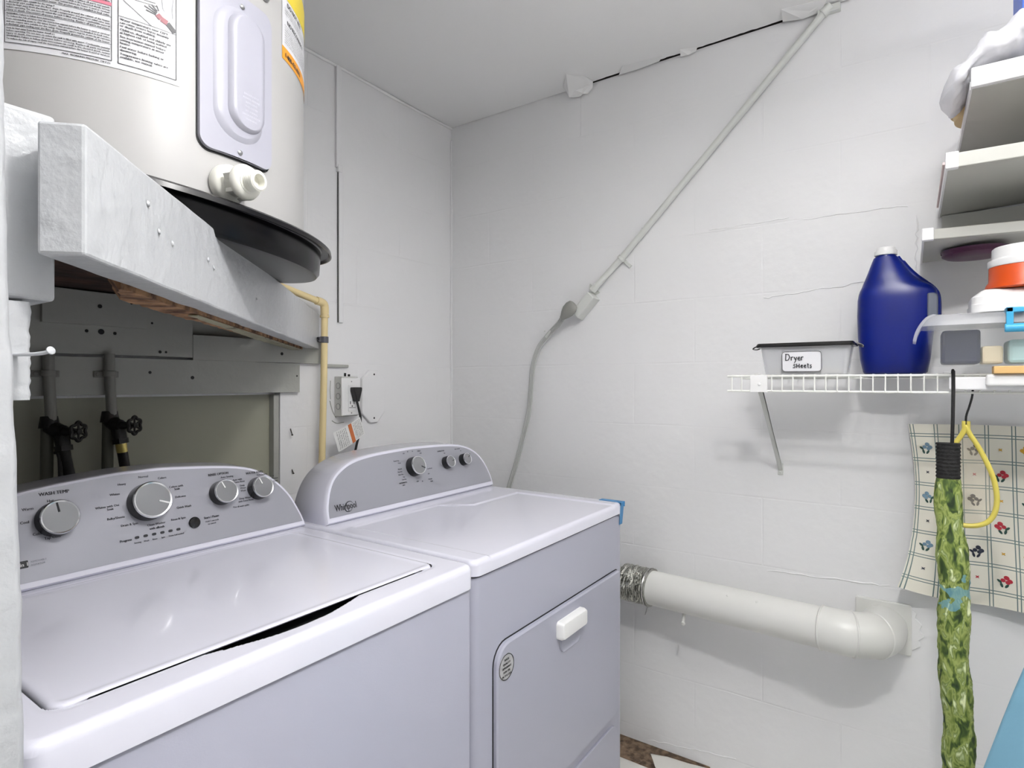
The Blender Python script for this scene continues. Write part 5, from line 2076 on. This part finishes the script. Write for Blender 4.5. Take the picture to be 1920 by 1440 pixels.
f = MB()
us = [CW * i / 60 for i in range(61)]
vs_ = [CH * i / 60 for i in range(61)]
uvl = f.bm.loops.layers.uv.new('UVMap')
V = f.grid(us, vs_, lambda u, v: cloth_pt(u, v))
f.bm.verts.index_update()
idx = {V[j][i]: (us[i], vs_[j]) for j in range(61) for i in range(61)}
for fc in f.bm.faces:
    for lp in fc.loops:
        a, b_ = idx[lp.vert]
        lp[uvl].uv = (a - 0.007, b_ - 0.029)
mi_of = {k_: i + 1 for i, k_ in enumerate(MOT)}


def blob(u, v, ru, rv, rot, mi, n_=10):
    pts = []
    for k_ in range(n_):
        th = 2 * PI * k_ / n_
        a, b_ = ru * math.cos(th), rv * math.sin(th)
        pts.append(f.bm.verts.new(cloth_pt(u + a * math.cos(rot) - b_ * math.sin(rot), v + a * math.sin(rot) + b_ * math.cos(rot), 0.0012)))
    q = f.bm.faces.new(pts)
    q.material_index = mi


kinds = ['blue', 'navy', 'gold', 'red', 'navy', 'blue']
flip_rng = random.Random(3)
for ci in range(-1, 9):
    for ri in range(-1, 8):
        u0 = 0.007 + (ci + 0.5) * 0.0535
        v0 = 0.029 + (ri + 0.5) * 0.065
        if not (0.012 < u0 < CW - 0.012 and 0.012 < v0 < CH - 0.014):
            continue
        if (ci + ri) % 2 == 0:
            kd = kinds[(ci * 2 + ri * 3) % 6]
            sg = 1 if flip_rng.random() < .5 else -1
            for a, b_, r_ in ((0.004, -0.008, .0058), (0.0105, -0.001, .0055), (-0.003, -0.001, .0050), (0.006, 0.003, .0050)):
                blob(u0 + a * sg, v0 + b_, r_, r_ * 0.9, 0.4, mi_of[kd])
            lc = mi_of['green' if kd != 'navy' else 'navy']
            for a, b_, rt_ in ((-0.010, 0.002, 0.7), (-0.006, 0.011, 1.3), (0.004, 0.012, 2.2)):
                blob(u0 + a * sg, v0 + b_, .0060, .0028, rt_ * sg, lc)
        else:
            kd = ['red', 'peach', 'navy', 'gold'][(ci + 2 * ri) % 4]
            for rt_ in (0.7, -0.7):
                blob(u0, v0, .0050, .0013, rt_, mi_of[kd], 8)
f_o = f.build('checked_cloth', [m_cloth] + list(MOT.values()), smooth=0, norm=False)
tag(f_o, 'cream checked cloth printed with small fruits hanging on the right wall', 'cloth')

# rolled green fabric bag hanging from the shelf by a black strap
gb = thing('fabric_roll', (-0.325, -1.755, 1.29), 'long rolled green leaf-print fabric bag hanging from the wire shelf', 'bag')
f = MB()
hx = -0.325
sec = [(1.142, -1.7405, .0225, .018), (1.10, -1.7405, .0235, .020), (1.058, -1.7415, .0225, .020)]
rings = []
nz_ = 30
for i in range(nz_ + 1):
    z_ = 1.142 - (1.142 - 1.060) * i / nz_
    rr = 0.0225 + 0.0012 * math.sin(i * 2.1)
    rings.append([(hx + math.cos(2 * PI * k_ / 32) * rr * .7, -1.7400 + math.sin(2 * PI * k_ / 32) * rr, z_) for k_ in range(32)])
f.rings(rings)
f.build('elastic_cuff', m_elastic, gb, smooth=50)
f = MB()
rings = []
nn = 150
for i in range(nn + 1):
    z_ = 1.062 - (1.062 - 0.16) * i / nn
    t_ = i / nn
    rr = 0.0225 + 0.0065 * min(1, t_ * 6) + 0.0015 * math.sin(t_ * 40) - 0.002 * math.exp(-((z_ - 0.945) / 0.02) ** 2)
    cy_ = -1.7400 - 0.004 * min(1, t_ * 8) - 0.022 * t_ ** 1.2 + 0.003 * math.sin(t_ * 18)
    ring = []
    for k_ in range(48):
        th = 2 * PI * k_ / 48
        wr = 1 + 0.10 * noise.noise(Vector((math.cos(th) * 2.2, math.sin(th) * 2.2, z_ * 40 + math.sin(th) * 3))) + 0.05 * noise.noise(Vector((math.cos(th) * 5, math.sin(th) * 5, z_ * 110)))
        ring.append((hx + math.cos(th) * rr * 0.72 * wr, cy_ + math.sin(th) * rr * wr, z_))
    rings.append(ring)
f.rings(rings)
f.build('fabric_tube', m_leaf, gb, smooth=70)
f = MB()
f.tube([(hx, -1.747, 1.140), (hx, -1.7485, 1.20), (hx + 0.004, -1.7495, 1.262), (hx + 0.006, -1.7495, 1.305)], 0.0036, 8, flat=0.4)
f.tube(spline([(hx + 0.006, -1.7495, 1.302), (hx + 0.022, -1.7495, 1.3065), (hx + 0.032, -1.7495, 1.300), (hx + 0.034, -1.7495, 1.28)], 4), 0.0030, 8)
f.build('strap', m_elastic, gb)

# yellow rimmed mesh net
yn = thing('yellow_net', (-0.30, -1.79, 1.25), 'yellow rimmed teardrop mesh net hanging behind the green fabric roll', 'net')
nx = -0.275
cyN = -1.775
tear = []
half_ = [(0.0, 1.178), (0.007, 1.160), (0.018, 1.140), (0.034, 1.105), (0.048, 1.065), (0.0545, 1.025), (0.052, 0.99), (0.040, 0.965), (0.020, 0.953), (0.0, 0.950)]
hs = spline(half_, 5)
tear = [(cyN - p.x, p.y) for p in hs] + [(cyN + p.x, p.y) for p in hs[-2:0:-1]]
f = MB()
f.tube([(nx, a, b_) for a, b_ in tear], 0.0055, 10, closed=True)
f.tube([(nx, cyN + 0.004, 1.190), (nx, cyN + 0.004, 1.165)], 0.004, 8)
f.tube([(nx, cyN - 0.004, 1.190), (nx, cyN - 0.004, 1.165)], 0.004, 8)
f.build('rim', m_yrim, yn, smooth=50)
f = MB()
q = f.bm.faces.new([f.bm.verts.new((nx, a, b_)) for a, b_ in tear])
bmesh.ops.solidify(f.bm, geom=[q], thickness=0.0008)
f.build('mesh', m_mesh, yn, smooth=0)
f = MB()
f.tube(spline([(nx - 0.001, cyN, 1.175), (nx - 0.001, cyN, 1.20), (nx - 0.004, cyN - 0.006, 1.225), (nx - 0.02, cyN - 0.010, 1.25), (nx - 0.026, cyN - 0.011, 1.285)], 5), 0.0022, 8)
f.build('hanging_cord', m_black, yn)

# light blue ironing board standing upright, its nose up, at the right edge
ib = thing('ironing_board', (-0.55, -1.95, 0.0), 'light blue covered ironing board standing on end at the lower right corner', 'ironing board')
# board plane roughly facing the camera, leaning on the right wall
PB = Vector((-0.62, -1.770, 0.55))
nrmB = Vector((-0.97, 0.20, 0.12)).normalized()
upB = (Vector((0.16, -0.30, 1.0)) - nrmB * Vector((0.16, -0.30, 1.0)).dot(nrmB)).normalized()
rtB = upB.cross(nrmB).normalized()
if rtB.y > 0:
    rtB = -rtB
f = MB()
outb = [(0.0, -0.48), (0.0, -0.2), (0.0, 0.05), (0.004, 0.25), (0.02, 0.42), (0.05, 0.56), (0.09, 0.66), (0.14, 0.72), (0.19, 0.73), (0.24, 0.70), (0.29, 0.62), (0.33, 0.5), (0.35, 0.3), (0.36, 0.05), (0.36, -0.2), (0.36, -0.48)]
ob_ = [(p.x, p.y) for p in spline(outb, 3)]
f.rings([[PB + rtB * a + upB * b_ + nrmB * w_ for a, b_ in o_] for o_, w_ in ((inset(ob_[::-1], 0.004), -0.022), (ob_[::-1], -0.018), (ob_[::-1], -0.004), (inset(ob_[::-1], 0.004), 0.0))])
f.build('padded_cover', m_ironb, ib, smooth=50)
f = MB()
for a in (0.10, 0.26):
    f.tube([PB + rtB * a + upB * 0.3 - nrmB * 0.03, PB + rtB * a + upB * -0.50 - nrmB * 0.03], 0.008, 10)
f.build('folded_legs', m_steel, ib)

# ------------------------------------------------------------------ ceiling lamp (above and behind the camera) and the added second bowl
def bowl_lamp(L, label):
    zo = L[2] - 2.15
    t = thing('ceiling_light', (L[0], L[1], CZ), label, 'ceiling light')
    f = MB()
    f.lathe([(0.05, CZ - 0.0005), (0.052, CZ - 0.012), (0.012, CZ - 0.016), (0.008, CZ - 0.02), (0.008, 2.185 + zo), (0.03, 2.18 + zo), (0.03, 2.172 + zo)], (L[0], L[1], 0), (0, 0, 1), 32)
    f.build('lamp_stem', m_plast, t)
    f = MB()
    f.lathe([(0.21, 2.225 + zo), (0.205, 2.205 + zo), (0.185, 2.185 + zo), (0.16, 2.168 + zo), (0.14, 2.164 + zo)], (L[0], L[1], 0), (0, 0, 1), 48, cap=False)
    f.build('lamp_bowl', m_plast, t)


bowl_lamp(LAMP, 'open bowl ceiling light above the camera position')
bowl_lamp(FILL_LAMP, 'added unseen bowl light further back, brightening ceiling and walls')
